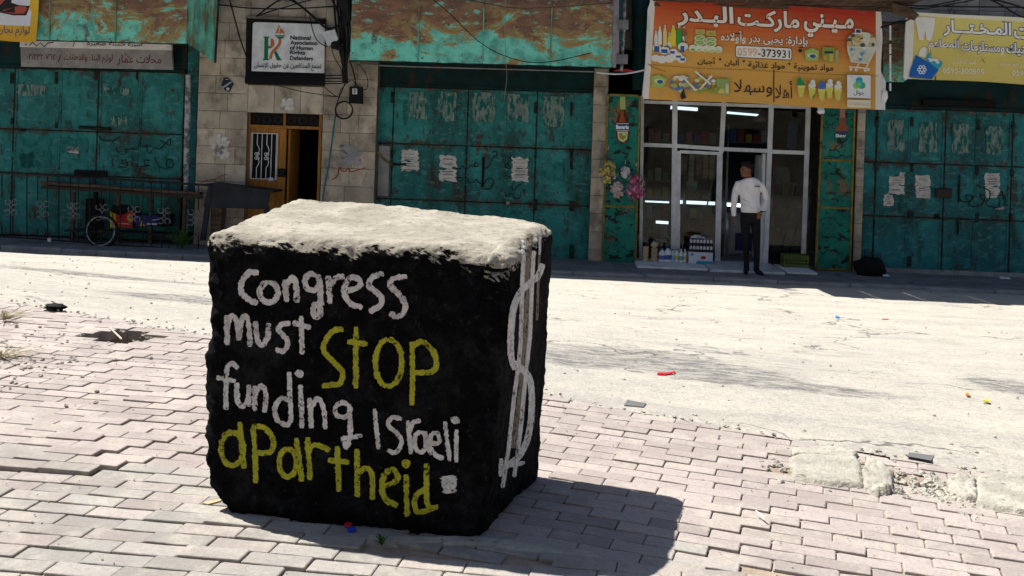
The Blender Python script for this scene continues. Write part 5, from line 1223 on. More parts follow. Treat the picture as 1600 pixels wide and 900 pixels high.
# hanging snack strips behind the door glass
for i, (px, y0, y1, col, lb) in enumerate(((1069, 243, 274, (.42, .24, .17), 'copper coloured snack strip hanging behind the door glass, leftmost'), (1081, 242, 285, (.42, .44, .40), 'pale snack strip hanging behind the door glass with a green card below'), (1093, 244, 272, (.40, .22, .18), 'pink brown snack strip hanging behind the door glass in the middle'), (1103, 243, 279, (.45, .30, .20), 'orange snack strip hanging behind the door glass'), (1113, 244, 276, (.36, .30, .26), 'tan snack strip hanging behind the door glass, rightmost'))):
    b = MB(); a = L3(px, y0, .6); z = a[2]; n = 5; zb = Zp(px, y1, .6)
    for k in range(n):
        zt = z - (z - zb) * k / n; zz = z - (z - zb) * (k + .9) / n; q = rng.uniform(.8, 1.2)
        b.box(a[0] - .045, a[0] + .045, .59 + .01 * (k % 2), .62, zz, zt, tuple(v * q for v in col))
    o = single('snack_strip', b, T['print'], lb, 'snacks', (a[0], .6, z), 'snack strips behind the door glass')
a = L3(1081, 286, .58); single('green_card', MB().box(a[0] - .09, a[0] + .09, .57, .575, a[2] - .12, a[2] + .03, (.16, .34, .24)).box(a[0] - .09, a[0] + .09, .566, .5695, a[2] - .06, a[2] + .03, (.42, .46, .42)), T['print'], 'green and white price card behind the door glass', 'card', (a[0], .58, a[2]))
a, c = L3(1137, 404, 1.6), L3(1163, 335, 1.6); fr_ = thing('freezer', 'pale blue white freezer just inside the open doorway', 'freezer', (a[0], 1.6, FB)); MB().box(a[0], a[0] + .75, 1.6, 2.2, FB + .02, c[2], bev=.03).build('body', T['marble'], fr_)
quad = MB().box(a[0] + .12, a[0] + .62, 1.585, 1.597, FB + .1, FB + .42, (.03, .06, .18)); quad.build('blue_label', T['print'], fr_)
single('blue_card', MB().slab([L3(1229, 232, .8), L3(1243, 232, .8), L3(1248, 190, .8), L3(1233, 190, .8)], (0, .01, 0), (.10, .20, .38)), T['print'], 'pale blue card leaning behind the fourth top pane', 'card', L3(1238, 232, .8))
b = MB(); b.tube([L3(1089, 397, .7), L3(1121, 244, .7)], .013, 6); single('yellow_pole', b, T['yellow_paint'], 'thin yellow pole leaning behind the door glass', 'pole', L3(1089, 397, .7))
b = MB(); b.slab([L3(1213, 262, 1.4), L3(1232, 262, 1.4), L3(1236, 290, 1.4), L3(1214, 296, 1.4)], (0, .3, 0)); single('white_sack', b, T['white_dirty'], 'white sack high behind the right window', 'sack', L3(1222, 280, 1.4))
for k, (x0_, x1_, lb) in enumerate(((1236, 1228, 'black stick leaning behind the right window, the left one'), (1256, 1240, 'black stick leaning behind the right window, the right one'))):
    b = MB(); b.tube([L3(x1_ - 12, 414, .45), L3(x0_ + 8, 290, .5)], .016, 6); single('leaning_stick', b, T['black'], lb, 'stick', L3(x1_ - 12, 414, .45))
a = L3(1007, 412, .8); single('leaning_board', MB().box(a[0] - .03, a[0] + .14, .8, .84, FB + .03, Zp(1007, 340, .8), (.02, .07, .10)), T['print'], 'dark blue panel behind the lower left window', 'panel', (a[0], .8, FB))

# folded steel leaves either side with bottle adverts
def ad_leaf(label, pxs, rows, y, full):
    (tl, tr), (bl, br) = pxs; root = thing('folded_leaf', label, 'shutter leaf', (S((bl + br) / 2, 400, y), y, FB)); yr = rows
    def pt(u, py, o=0): xl = tl + (bl - tl) * (py - yr[0]) / (yr[-1] - yr[0]); xr = tr + (br - tr) * (py - yr[0]) / (yr[-1] - yr[0]); return L3(xl + (xr - xl) * u, py + .035 * (xr - xl) * u, y + o)
    for i in range(len(yr) - 1):
        MB().slab([pt(.0, yr[i + 1] - 1), pt(1, yr[i + 1] - 1), pt(1, yr[i] + 1), pt(0, yr[i] + 1)], (0, .03, 0)).build('panel', T['ad_teal'], root)
    for u0, u1 in ((-.05, .01), (.97, 1.03)): MB().slab([pt(u0, yr[-1], -.02), pt(u1, yr[-1], -.02), pt(u1, yr[0], -.02), pt(u0, yr[0], -.02)], (0, .045, 0)).build('frame', T['yellow_paint'], root)
    for r in yr: MB().slab([pt(.03, r + 1.6, -.018), pt(.95, r + 1.6, -.018), pt(.95, r - 1.6, -.018), pt(.03, r - 1.6, -.018)], (0, .03, 0)).build('crossbar', T['yellow_paint'] if not full or r != yr[1] else T['ad_teal'], root)
    return root
lf1 = ad_leaf('chipped teal steel leaf left of the shop window with a brown bottle painted on it', ((951, 1000), (942, 993)), (148, 235, 322, 411), -.02, True)
p = Print(flat(-.03)); DB = lambda L: [(x / 5 + 930, y / 5 + 150) for x, y in L]
def pb_(L, c): p.poly(DB(L)[::-1], c)
pb_([(195, 5), (235, 5), (236, 60), (238, 105), (195, 105), (192, 60)], (.28, .36, .12)); pb_([(196, 105), (238, 105), (236, 130), (250, 160), (265, 215), (270, 290), (258, 340), (225, 372), (195, 365), (170, 340), (160, 290), (160, 215), (178, 160), (195, 135)], (.055, .014, .008))
pb_([(200, 110), (222, 110), (222, 150), (238, 205), (190, 205), (198, 150)], (.26, .05, .01)); pb_([(172, 345), (225, 372), (250, 340), (240, 352), (222, 362), (195, 358)], (.26, .03, .02))
pb_([(162, 215), (265, 215), (265, 272), (162, 272)], (.02, .05, .16)); p.text('Bavaria', 962.5, 982.5, 198.5, 6.5, (.7, .72, .72), 0, .04, ar=False); p.line(DB([(166, 216), (262, 216)]), .8, (.6, .6, .6)); p.line(DB([(166, 270), (262, 270)]), .8, (.6, .6, .6))
pb_([(172, 278), (256, 278), (250, 335), (225, 358), (200, 355), (180, 335)], (.50, .46, .24)); pb_([(184, 290), (246, 290), (240, 325), (215, 345), (192, 330)], (.12, .26, .05)); p.ell(970, 213, 3, 2, (.5, .12, .05), 8); p.ell(975, 210, 2.5, 2, (.5, .5, .4), 8)
for L in ([(262, 90), (255, 110), (285, 75)], [(160, 90), (165, 120), (185, 140)], [(270, 160), (300, 155), (298, 200), (280, 230)], [(262, 110), (290, 115)]): p.line(spline(DB(L)), 1.3, (.01, .03, .03))
p.build('painted_bottle', lf1)
lf2 = ad_leaf('chipped teal steel leaf right of the shop window with half a bottle under the banner', ((1287, 1336), (1276, 1328)), (160, 250, 324, 420), -.04, False)
p = Print(flat(-.05)); DQ = lambda L: [(x / 3.333 + 1180, y / 3.333 + 160) for x, y in L]
p.poly(DQ([(442, 20), (468, 20), (468, 85), (440, 85)])[::-1], (.33, .15, .13)); p.poly(DQ([(438, 80), (470, 80), (472, 115), (486, 130), (484, 150), (415, 150), (418, 130), (436, 115)])[::-1], (.20, .07, .04))
p.poly(DQ([(415, 152), (485, 152), (480, 175), (418, 190)])[::-1], (.03, .05, .11)); p.text('Bav', 1306, 1322, 212, 5, (.62, .63, .63), 0, .03, ar=False)
for L in ([(380, 95), (370, 110), (400, 118), (418, 100)], [(375, 60), (400, 72), (430, 60)], [(385, 245), (410, 250), (425, 225), (415, 240), (440, 260)], [(500, 60), (520, 70), (525, 45)], [(380, 285), (400, 280), (430, 290), (450, 275), (470, 290), (500, 278), (520, 288)], [(425, 205), (440, 195), (455, 215), (445, 235), (470, 225)]): p.line(spline(DQ(L)), 1.5, (.01, .02, .02))
for L in ([(345, 610), (370, 605), (400, 600), (420, 608)], [(350, 700), (375, 705), (400, 700), (430, 710), (460, 700)], [(340, 775), (355, 790), (375, 765), (395, 775), (410, 765)]): p.line(spline(DQ(L)), 1.6, (.01, .02, .02))
p.build('painted_bottle', lf2)
a = L3(1283, 166, -.12); single('white_box', MB().box(a[0] - .05, a[0] + .05, -.14, -.05, a[2] - .05, a[2] + .02, bev=.01), T['white_dirty'], 'small white box under the right end of the market banner', 'box', a)

# snack bags hanging on the left leaf
def bag(label, px, py0, py1, wd, cols, seed, y=-.14):
    c = L3(px, py0, y); r = thing('hanging_bag', label, 'bag', c, None); hgt = (py1 - py0) / 95; w_ = wd / 95; rr = random.Random(seed)
    b = MB(); b.blob((c[0], c[1], c[2] - hgt * .62), (w_ / 2, .08, hgt * .40), 16, 10, .16, seed); b.add([(c[0] - .012, c[1], c[2]), (c[0] + .012, c[1], c[2]), (c[0] + w_ * .36, c[1], c[2] - hgt * .35), (c[0] - w_ * .36, c[1], c[2] - hgt * .35)], [(0, 1, 2, 3)]); b.build('bag_film', T['bag_film'], r)
    b = MB()
    for k in range(60):
        a = rr.random() * 2 * PI; t = rr.random() ** .5; zz = rr.uniform(-1, .9); q = math.sqrt(max(0, 1 - zz * zz)); x = c[0] + math.cos(a) * t * q * w_ * .44; z = c[2] - hgt * .62 + zz * hgt * .36; yy = c[1] - .05 * abs(math.sin(a)) * q
        u = Vector((rr.gauss(0, 1), rr.gauss(0, .4), rr.gauss(0, 1))).normalized() * rr.uniform(.02, .038); v = u.cross(Vector((rr.gauss(0, .4), 1, rr.gauss(0, .4)))).normalized() * rr.uniform(.012, .025); P0 = Vector((x, yy, z))
        b.add([P0 - u - v, P0 + u - v * .7, P0 + u * .9 + v, P0 - u * .8 + v], [(0, 1, 2, 3)], rr.choice(cols))
    o = b.build('packets', T['print'], r); o['kind'] = 'stuff'
    MB().tube([(c[0], c[1], c[2]), (c[0] + .01, c[1] + .06, c[2] + .06)], .006, 4).build('tie', T['white_dirty'], r)
YL = [(.55, .48, .05), (.45, .40, .04), (.52, .44, .14), (.25, .06, .05), (.4, .32, .05), (.25, .3, .06)]
bag('clear bag of yellow snack packets hanging from the left leaf', 950, 234, 286, 28, YL, 3)
bag('clear bag of pink snack packets hanging beside the left window', 994, 260, 312, 31, [(.50, .04, .18), (.42, .03, .20), (.6, .12, .28), (.3, .02, .06), (.5, .3, .42)], 5)
bag('small bag of white packets hanging between the yellow and pink bags', 965, 276, 308, 24, [(.55, .54, .52), (.48, .46, .44), (.5, .3, .28)], 8, -.10)
bag('knotted white plastic bag above the white packets', 977, 256, 277, 13, [(.58, .60, .62), (.5, .52, .54)], 12, -.10)

# goods on the threshold
ZS = FB + .036; ysx = -.02
def at(px): return S(px, 410, ysx)
def tub(px, n, r, h_, c, lb, knot=False):
    s_ = at(px); t = thing('tub_stack', lb, 'tubs', (s_, ysx, ZS))
    z = ZS
    for k in range(n):
        b = MB(); b.lathe((s_, ysx, z), [(r * .86, 0), (r, h_ * .75), (r * 1.06, h_ * .76), (r * 1.06, h_ * .92), (r * .98, h_ * .93)], 14, c); tb = b.build('tub', T['print'], t); MB().lathe((s_, ysx, z + h_ * .935), [(r * .97, 0), (r * .97, h_ * .06)], 14, (.05, .03, .02)).build('lid', T['print'], tb); z += h_
    if knot: MB().blob((s_, ysx, z + .05), (.055, .05, .06), seed=2, jit=.3, col=(.4, .34, .25)).build('bag_knot', T['print'], t)
tub(1008.5, 4, .05, .062, (.42, .31, .18), 'stack of four small tan tubs at the left end of the threshold'); tub(1022, 3, .058, .075, (.36, .26, .15), 'stack of three wider tan tubs topped by a knotted bag', True)
def bottle(px, r, h_, c, cap, lb, band=None, dy=0, name='bottle', lbl2=None):
    s_ = at(px); y = ysx + dy; t = thing(name, lb, 'bottle', (s_, y, ZS)); bd_ = MB().lathe((s_, y, ZS), [(r * .9, 0), (r, .01), (r, h_ * .6), (r * .85, h_ * .7), (r * .35, h_ * .86), (r * .32, h_ * .9)], 12, c).build('body', T['print'], t)
    MB().lathe((s_, y, ZS + h_ * .9), [(r * .42, 0), (r * .42, h_ * .1), (r * .3, h_ * .11)], 10, cap).build('cap', T['print'], bd_)
    if band: MB().lathe((s_, y, ZS + h_ * .18), [(r * 1.02, 0), (r * 1.02, h_ * .3)], 12, band).build('label_band', T['print'], bd_)
bottle(1034, .06, .22, (.55, .58, .62), (.05, .07, .28), 'white jug with dark blue print, left of the pair', (.10, .13, .32)); bottle(1043, .065, .25, (.58, .60, .64), (.02, .04, .25), 'white jug with a big dark blue cap, right of the pair', (.06, .08, .28))
for k, (px, c, cap, bd, lb) in enumerate(((1051, (.42, .55, .55), (.03, .08, .25), (.2, .4, .45), 'pale clear bottle beside the white jugs'), (1057, (.60, .62, .62), (.05, .15, .3), (.55, .45, .08), 'white bottle with a yellow label, second after the jugs'), (1064, (.62, .63, .62), (.6, .62, .6), (.08, .30, .40), 'white bottle with a blue green label, third after the jugs'), (1070, (.5, .56, .55), (.45, .5, .5), (.50, .48, .12), 'pale bottle with an olive label next to the carton'))):
    bottle(px, .035, .22, c, cap, lb, bd, dy=.01 * (k % 2))
a = at(1075); e = at(1112); ct = thing('carton', 'pale blue and white carton with a red oval mark under the bottle pack', 'box', ((a + e) / 2, ysx, ZS))
MB().box(a, e, ysx - .11, ysx + .12, ZS, ZS + .19, (.50, .54, .64), bev=.004).build('body', T['print'], ct)
b = MB(); b.box(a + .12, e - .004, ysx - .114, ysx - .111, ZS, ZS + .04, (.02, .22, .38)).box(a + .14, e - .01, ysx - .1145, ysx - .1141, ZS + .04, ZS + .055, (.05, .35, .3)); n = 14; cx = (a + e) / 2 + .04
b.add([(cx + .045 * math.cos(k * 2 * PI / n), ysx - .113, ZS + .105 + .03 * math.sin(k * 2 * PI / n)) for k in range(n)], [tuple(range(n))], (.42, .03, .05)); b.add([(a + .05 + .03 * math.cos(k), ysx - .113, ZS + .15 + .02 * math.sin(k)) for k in range(6)], [tuple(range(6))], (.08, .15, .45)); b.build('carton_print', T['print'], ct)
bp_ = thing('bottle_pack', 'shrink wrapped pack of small white and dark bottles on the carton', 'bottle pack', ((a + e) / 2, ysx, ZS + .19)); z = ZS + .192
for tier in (0, 1):
    MB().box(a, e, ysx - .10, ysx + .10, z + tier * .105, z + tier * .105 + .045, (.012, .012, .015)).build('tray', T['print'], bp_)
    for k in range(7):
        s_ = a + .03 + k * (e - a - .06) / 6; MB().lathe((s_, ysx - .08, z + tier * .105 + .045), [(.021, 0), (.021, .04), (.012, .055)], 8, (.50, .52, .56)).build('bottle', T['print'], bp_)
MB().blob(((a + e) / 2, ysx, z + .235), (.15, .09, .035), 18, 8, .45, 6).build('crumpled_film', T['bag_film'], bp_)
MB().blob(((a + e) / 2 - .05, ysx - .02, z + .24), (.09, .05, .03), 14, 8, .5, 16, (.55, .58, .62)).build('crumpled_cover', T['print'], bp_)
# green crate
s0, s1 = S(1224, 410, -.05), S(1263, 410, -.05); cr = thing('plastic_crate', 'olive green plastic crate on the threshold right of the doorway', 'crate', ((s0 + s1) / 2, .02, FB + .06)); GC = (.075, .105, .02); zb = FB + .037
for q in ((s0, s1, -.08, -.06), (s0, s1, .18, .20), (s0, s0 + .02, -.059, .179), (s1 - .02, s1, -.059, .179)):
    bb = MB()
    for z0_, z1_ in ((0, .05), (.075, .10), (.125, .2)): bb.box(q[0], q[1], q[2], q[3], zb + z0_, zb + z1_, GC)
    for k in range(7):
        if q[1] - q[0] > .1: xx = q[0] + (q[1] - q[0] - .02) * k / 6; bb.box(xx, xx + .02, q[2] + .002, q[3] - .002, zb + .0501, zb + .1249, GC)
    o = bb.build('side', T['print'], cr)
MB().box(s0 + .02, s1 - .02, -.06, .18, zb, zb + .015, (.12, .16, .02)).build('bottom', T['print'], cr)
MB().box((s0 + s1) / 2 - .06, (s0 + s1) / 2 + .06, -.084, -.0805, zb + .15, zb + .175, (.03, .05, .01)).build('hand_hole', T['print'], cr)
# black sack and litter by the right pier
sx0, sy0 = FG(1362, 432); single('black_sack', MB().blob((sx0, sy0 + .15, FB + .12), (.24, .20, .17), 22, 14, .14, 21), T['black'], 'full black sack slumped at the foot of the right stone pier', 'sack', (sx0, sy0, FB), smooth=True)
for (px, py, w_, lb) in ((1385, 433, .05, 'white scrap of paper beside the black sack'), (1571, 437, .08, 'long white scrap at the foot of the far right shutter')):
    s_, y_ = FG(px, py); b = MB(); b.slab([(s_ - w_, y_, FB + .01), (s_ + w_, y_ - .01, FB + .012), (s_ + w_ * .9, y_ + .05, FB + .03), (s_ - w_ * .9, y_ + .05, FB + .035)], (0, 0, .006)); single('paper_scrap', b, T['white_dirty'], lb, 'litter', (s_, y_, FB))
# utility unit between the centre awning and the banner
ut = thing('conduit_unit', 'pink strip and grey pipe with two grey boxes left of the market banner', 'conduit', L3(975, 100, -.5))
def ub(x0_, y0_, x1_, y1_, ya, d_, name, m): MB().slab([L3(x0_, y1_, ya), L3(x1_, y1_, ya), L3(x1_, y0_, ya), L3(x0_, y0_, ya)], (0, d_, 0)).build(name, T[m], ut)
T['pink'] = plain('pink_painted_strip', (.50, .30, .46), .6)
ub(958, -20, 967, 100, -.52, .02, 'pink_strip', 'pink'); ub(959, 31, 982, 46, -.56, .05, 'box', 'grey_metal'); ub(959, 85, 981, 100, -.56, .05, 'box', 'grey_metal')
MB().tube([L3(977, -20, -.50), L3(975, 50, -.50), L3(971, 111, -.50)], .025, 8).build('pipe', T['pipe'], ut); ub(966, -20, 972, 84, -.49, .01, 'green_strip', 'teal')
b = MB(); c = L3(975, 112, -.45); n = 12; b.slab([(c[0] + .17 * math.cos(PI * k / n), c[1], c[2] + .045 * math.sin(PI * k / n)) for k in range(n + 1)][::-1], (0, .03, 0), (.35, .02, .02)); single('street_lamp', b, T['print'], 'red half round lamp under the grey pipe', 'lamp', c)
b = MB(); b.tube([Vector(L3(932 + 76 * t, 113 + 3.5 * math.sin(PI * t) - 4 * t * t, -.62)) for t in [k / 10 for k in range(11)]], .014, 6); single('white_hose', b, T['white'], 'curved white tube under the pink strip left of the banner', 'tube', L3(970, 115, -.62))
# hanging white pole at the right of the banner
wp = thing('lamp_pole', 'thin white tube hanging upright between the orange and yellow banners', 'tube', L3(1391, 90, -.6))
for a, b_ in (((1391, 37), (1391, 63)), ((1391, 69), (1391, 84)), ((1391, 86), (1391, 127)), ((1391, 130), (1391, 142))): MB().tube([L3(*a, -.6), L3(*b_, -.6)], .016, 7).build('segment', T['white_dirty'], wp)
MB().tube([L3(1391, 62, -.595), L3(1391, 143, -.595)], .010, 6).build('core', T['iron'], wp)
o = MB().slab([L3(1380, 37, -.05), L3(1415, 38, -.05), L3(1413, 128, -.05), L3(1380, 128, -.05)], (0, .04, 0)).build('rusty_plate', T['awning'], None, base=L3(1395, 100, -.05)); o.location = W(*L3(1395, 100, -.05)); o.rotation_euler = (0, 0, -AL); tag(o, 'rust stained sheet behind the hanging white tube', 'sheet')
# the tilted sheet door seen left of the banner
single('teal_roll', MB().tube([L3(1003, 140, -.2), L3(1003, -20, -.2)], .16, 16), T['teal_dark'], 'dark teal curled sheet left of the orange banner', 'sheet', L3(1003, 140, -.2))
single('conduit_pipe', MB().tube([L3(560, 101, -.05), L3(640, 104, -.05), L3(928, 112, -.05)], .013, 6), T['grey_metal'], 'thin grey pipe running under the centre awning', 'pipe', L3(745, 106, -.05))
single('downpipe', MB().tube([L3(294, 117, .02), L3(293, 180, .02), L3(291, 250, .02), L3(290, 372, .02)], [.045, .05, .045, .04], 10), T['pipe'], 'peeling grey white downpipe at the right edge of the left shutter', 'pipe', L3(291, 372, .02))
# house plaque and meter box
b = MB(); b.slab([L3(x_, y_, -.02) for x_, y_ in ((345.5, 133), (352, 142), (358, 143.5), (365, 131), (356, 121), (350, 121))], (0, .015, 0)); pq = thing('wall_plaque', 'small tilted dark blue plaque on the stone left of the sign', 'plaque', L3(355, 132, -.02)); b.build('plate', T['dark_board'], pq)
p = Print(flat(-.021)); p.poly([(347, 136), (361, 127), (362, 129), (349, 138)], (.25, .3, .32)); p.ell(356, 139, 2.5, 2.5, (.4, .45, .48), 8); p.line([(352, 124), (357, 124)], 1, (.3, .33, .35)); p.build('plaque_print', pq)
mb_ = thing('meter_box', 'black meter box with a white number seven plate beside the sign', 'meter box', L3(555, 150, -.12))
MB().slab([L3(545, 161, -.12), L3(565, 162, -.12), L3(565, 136, -.12), L3(546, 135, -.12)], (0, .12, 0)).build('box', T['black'], mb_)
MB().slab([L3(550.5, 147, -.124), L3(558, 147.3, -.124), L3(558, 138.5, -.124), L3(550.5, 138.2, -.124)], (0, .003, 0)).build('number_plate', T['white'], mb_)
p = Print(flat(-.126)); p.text('7', 552, 556.5, 143, 6.5, BK, .02, .03, ar=False); p.build('number', mb_)

# ------------------------------------------------------------------ cables
def cable(label, pts, r=.010, y=-.06, m='cable', group='cables on the stone wall', name='cable', sag=True):
    P = spline(pts, 6) if len(pts) > 2 else [Vector(q) for q in pts]; n = len(P); P3 = [L3(q[0], q[1], y + .01 * math.sin(i * .5)) for i, q in enumerate(P)]
    return single(name, MB().tube(P3, r, 5), T[m], label, 'cable', P3[0], group)
DZ = lambda L: [(x / 4 + 300, y / 4) for x, y in L]
cable('black cable from the left awning across to the bundle, highest', DZ([(-80, 0), (100, 20), (350, 50), (600, 55), (800, 45), (950, 35)]), .012, -.2)
cable('black cable dropping steeply to the left edge of the sign', DZ([(230, -20), (265, 110), (300, 240), (335, 340), (350, 380)]), .013, -.14)
cable('arched cable rising over the sign from its left corner', DZ([(400, 105), (470, 50), (540, 5), (600, -5), (680, 40), (760, 110), (840, 180), (900, 185)]), .014, -.18)
cable('second arched cable just inside the first above the sign', DZ([(410, 100), (500, 68), (600, 40), (700, 10), (780, -10)]), .011, -.16)
cable('thick cable sweeping down over the right corner of the sign', DZ([(620, -10), (700, 50), (780, 120), (850, 175), (920, 150), (905, 60), (870, -10)]), .016, -.22)
cable('thin cable looping over the right part of the sign', DZ([(735, 100), (752, 180), (780, 250), (840, 290), (880, 280)]), .009, -.16)
cable('thin cable from the loop down beside the sign', DZ([(870, 290), (890, 360), (930, 430), (945, 500)]), .008, -.14)
for k, (y0, y1, q) in enumerate(((482, 470, 'topmost'), (492, 488, 'second'), (500, 508, 'third'), (508, 522, 'lowest'))):
    cable('taut cable under the sign, %s of four' % q, DZ([(330, y0), (600, (y0 + y1) / 2 + 4), (940, y1)]), .010, -.13 - k * .012)
cable('slack thin cable drooping below the sign to the coil', DZ([(400, 500), (560, 540), (700, 575), (915, 605)]), .007, -.15)
cable('thin cable from the sign corner down to the coil', DZ([(820, 535), (870, 580), (915, 605), (930, 560), (990, 500)]), .007, -.16)
for k, xx in enumerate((905, 925, 940, 955, 975, 990)):
    cable('vertical cable in the bundle right of the sign, number %s from the left' % ('first second third fourth fifth sixth'.split()[k]), DZ([(xx - 20 + k * 2, -20), (xx - 10, 120), (xx + 6 - k, 260), (955 + (k - 3) * 5, 400), (960 + (k - 3) * 5, 520)]), .019, -.12 - .015 * (k % 3))
cable('black cable from the bundle down to the coil', DZ([(965, 500), (940, 560), (915, 620), (895, 690), (900, 730)]), .010, -.12)
cable('thin black cable from the bundle to the meter box', DZ([(985, 380), (1010, 450), (1020, 510), (1025, 540)]), .012, -.12)
cable('curling thin cable above the meter box', DZ([(1040, 400), (1080, 450), (1100, 510), (1090, 560), (1060, 555), (1000, 500)]), .007, -.12)
cable('teal cable running down the stone from the coil', DZ([(895, 720), (885, 800), (875, 880)]) + [(518, 225), (514, 255), (508, 285), (504, 312), (503, 330)], .014, -.05, 'cable_teal')
b = MB(); c = L3(537.5, 172, -.1); b.ring(c, .145, .014, n=28, m=6); b.ring((c[0] + .006, c[1] - .02, c[2]), .142, .010, n=28, m=6); single('cable_coil', b, T['cable'], 'round coil of black cable hanging below the bundle', 'cable coil', c)
b = MB(); b.blob(L3(543, 10, -.2), (.14, .10, .26), 14, 10, .2, 31); b.blob(L3(527, 70, -.2), (.10, .07, .09), 12, 8, .25, 33); single('cable_knot', b, T['cable'], 'dense dark knot of cable at the top of the bundle', 'cable', L3(543, 40, -.2))
single('white_splice_box', MB().slab([L3(503, 50, -.24), L3(523, 46, -.24), L3(530, 66, -.24), L3(512, 72, -.24)][::-1], (0, .05, 0)), T['white'], 'tilted white junction box at the right corner of the sign', 'junction box', L3(515, 60, -.24))
DF = lambda L: [(x / 3.461 + 540, y / 3.461) for x, y in L]
cable('long thin cable slanting across the centre awning', DF([(470, -5), (560, 70), (650, 160), (730, 230), (830, 290), (980, 335), (1130, 330), (1330, 285)]), .007, -.86, group='cables over the centre awning')
cable('thin cable sagging along the top of the centre awning', DF([(660, -3), (780, 22), (900, 42), (1100, 40), (1440, 15)]), .006, -.88, group='cables over the centre awning')
cable('pale string hanging from the centre awning down the shutter', DF([(865, 0), (862, 150), (866, 330), (872, 420), (862, 500), (855, 550)]), .005, -.9, 'grey_metal', group='cables over the centre awning')
DT = lambda L: [(x / 6.154 + 1340, y / 6.154) for x, y in L]
cable('upper cable sagging above the yellow banner', DT([(200, 5), (420, 60), (640, 80), (900, 40), (1150, -10)]), .012, -.75, group='cables over the yellow banner')
cable('second cable sagging above the yellow banner', DT([(150, -5), (450, 45), (680, 55), (1000, -5)]), .013, -.78, group='cables over the yellow banner')
cable('straight cable across the wall above the yellow banner', DT([(600, 55), (1100, 65), (1700, 70)]), .013, -.72, group='cables over the yellow banner')
cable('cable falling to the right above the yellow banner', DT([(1250, -20), (1400, 60), (1550, 150), (1700, 190)]), .012, -.74, group='cables over the yellow banner')
cable('upper cable falling to the right above the yellow banner', DT([(1280, -10), (1430, 25), (1560, 65), (1700, 120)]), .014, -.77, group='cables over the yellow banner')
cable('short hooked wire on the wall above the yellow banner', DT([(915, 50), (900, 90), (885, 125), (870, 90), (885, 60)]), .007, -.7, group='cables over the yellow banner')
cable('dark rope tying the yellow banner to the white tube', DT([(220, 265), (320, 235), (400, 205), (470, 200), (510, 175)]), .014, -.62, group='ropes between the banners')

# ------------------------------------------------------------------ railing, vendor table and things behind it
yq = -.62
rl = thing('iron_railing', 'low iron railing with scroll ornaments along the left pavement edge', 'railing', (S(150, 380, yq), yq, FB))
def ry(px): return 269 + 19 * px / 320 + (1.0 if px > 160 else 0)
def rb(px): return 369 + 22 * px / 300
MB().tube([L3(x_, ry(x_), yq) for x_ in (-40, 60, 160, 240, 330)], .02, 6).build('top_rail', T['rail_paint'], rl)
MB().tube([L3(x_, rb(x_), yq) for x_ in (-40, 60, 160, 240, 310)], .014, 6).build('bottom_rail', T['rail_paint'], rl)
bars = [-14, 3, 20, 42, 59, 74, 92, 110, 122, 140, 158, 171, 188, 206, 223, 236, 252, 264, 277, 310]
for i, px in enumerate(bars):
    if i % 3 == 1:
        MB().tube([L3(px, ry(px), yq), L3(px, ry(px) + 40, yq)], .0105, 5).build('bar', T['rail_paint'], rl); MB().tube([L3(px, 352 + px * .05, yq), L3(px, rb(px), yq)], .0105, 5).build('bar', T['rail_paint'], rl)
    else: MB().tube([L3(px, ry(px), yq), L3(px, rb(px), yq)], .0105, 5).build('bar', T['rail_paint'], rl)
for px in (18, 67, 115, 160, 210, 257, 304):
    b = MB(); c = L3(px, 323 + px * .055, yq)
    for sx_, sz_ in ((-1, 1), (1, 1), (-1, -1), (1, -1)): b.ring((c[0] + sx_ * .058, c[1] - .012, c[2] + sz_ * .085), .047, .0075, n=14, m=5, a0=(.25 if sx_ * sz_ > 0 else .75) * PI + (0 if sz_ > 0 else PI), a1=(.25 if sx_ * sz_ > 0 else .75) * PI + (0 if sz_ > 0 else PI) + 1.65 * PI)
    b.tube([(c[0] - .05, c[1] - .012, c[2] - .06), (c[0] + .05, c[1] - .012, c[2] + .06)], .007, 5); b.tube([(c[0] + .05, c[1] - .014, c[2] - .06), (c[0] - .05, c[1] - .014, c[2] + .06)], .007, 5)
    o = b.build('scroll', T['grey_metal'], rl)
c = L3(78, 373, yq); pl = thing('padlock', 'white padlock hanging on the bottom rail of the iron railing', 'padlock', c); MB().box(c[0] - .03, c[0] + .03, c[1] - .03, c[1] - .008, c[2] - .055, c[2] + .01, bev=.008).build('body', T['white_dirty'], pl)
MB().ring((c[0], c[1] - .02, c[2] + .01), .022, .006, n=10, a0=0, a1=PI).build('shackle', T['grey_metal'], pl)
yt = -.25; vt = thing('vendor_table', 'weathered plank vendor table behind the iron railing', 'table', (S(180, 350, yt), yt, FB))
for k, (a, b_, d_) in enumerate((((62, 283), (312, 301), 0), ((66, 287), (306, 304), .16))):
    A, B = Vector(L3(*a, yt + d_)), Vector(L3(*b_, yt + d_)); MB().slab([A, B, B - Vector((0, 0, .045)), A - Vector((0, 0, .045))][::-1], (0, .15, 0)).build('plank', T['old_wood'], vt)
A, B = Vector(L3(64, 290, yt)), Vector(L3(316, 306, yt)); MB().slab([A, B, B - Vector((0, 0, .05)), A - Vector((0, 0, .05))][::-1], (0, .04, 0)).build('apron', T['iron'], vt)
for px in (116, 150, 186, 238, 290):
    a = L3(px, 300, yt + .1); MB().box(a[0] - .025, a[0] + .025, yt + .06, yt + .12, FB, a[2]).build('leg', T['old_wood'] if px != 150 else T['black'], vt)
a, e = L3(132, 300, yt + .15), L3(186, 305, yt + .15); MB().box(a[0], L3(150, 300, yt)[0], yt + .2, yt + .3, FB + .1, Zp(140, 312, yt)).build('dark_side', T['black'], vt)
a = L3(120, 358, yt); MB().box(L3(100, 358, yt)[0], L3(290, 358, yt)[0], yt - .0, yt + .3, FB + .16, FB + .19).build('lower_board', T['dark_board'], vt)
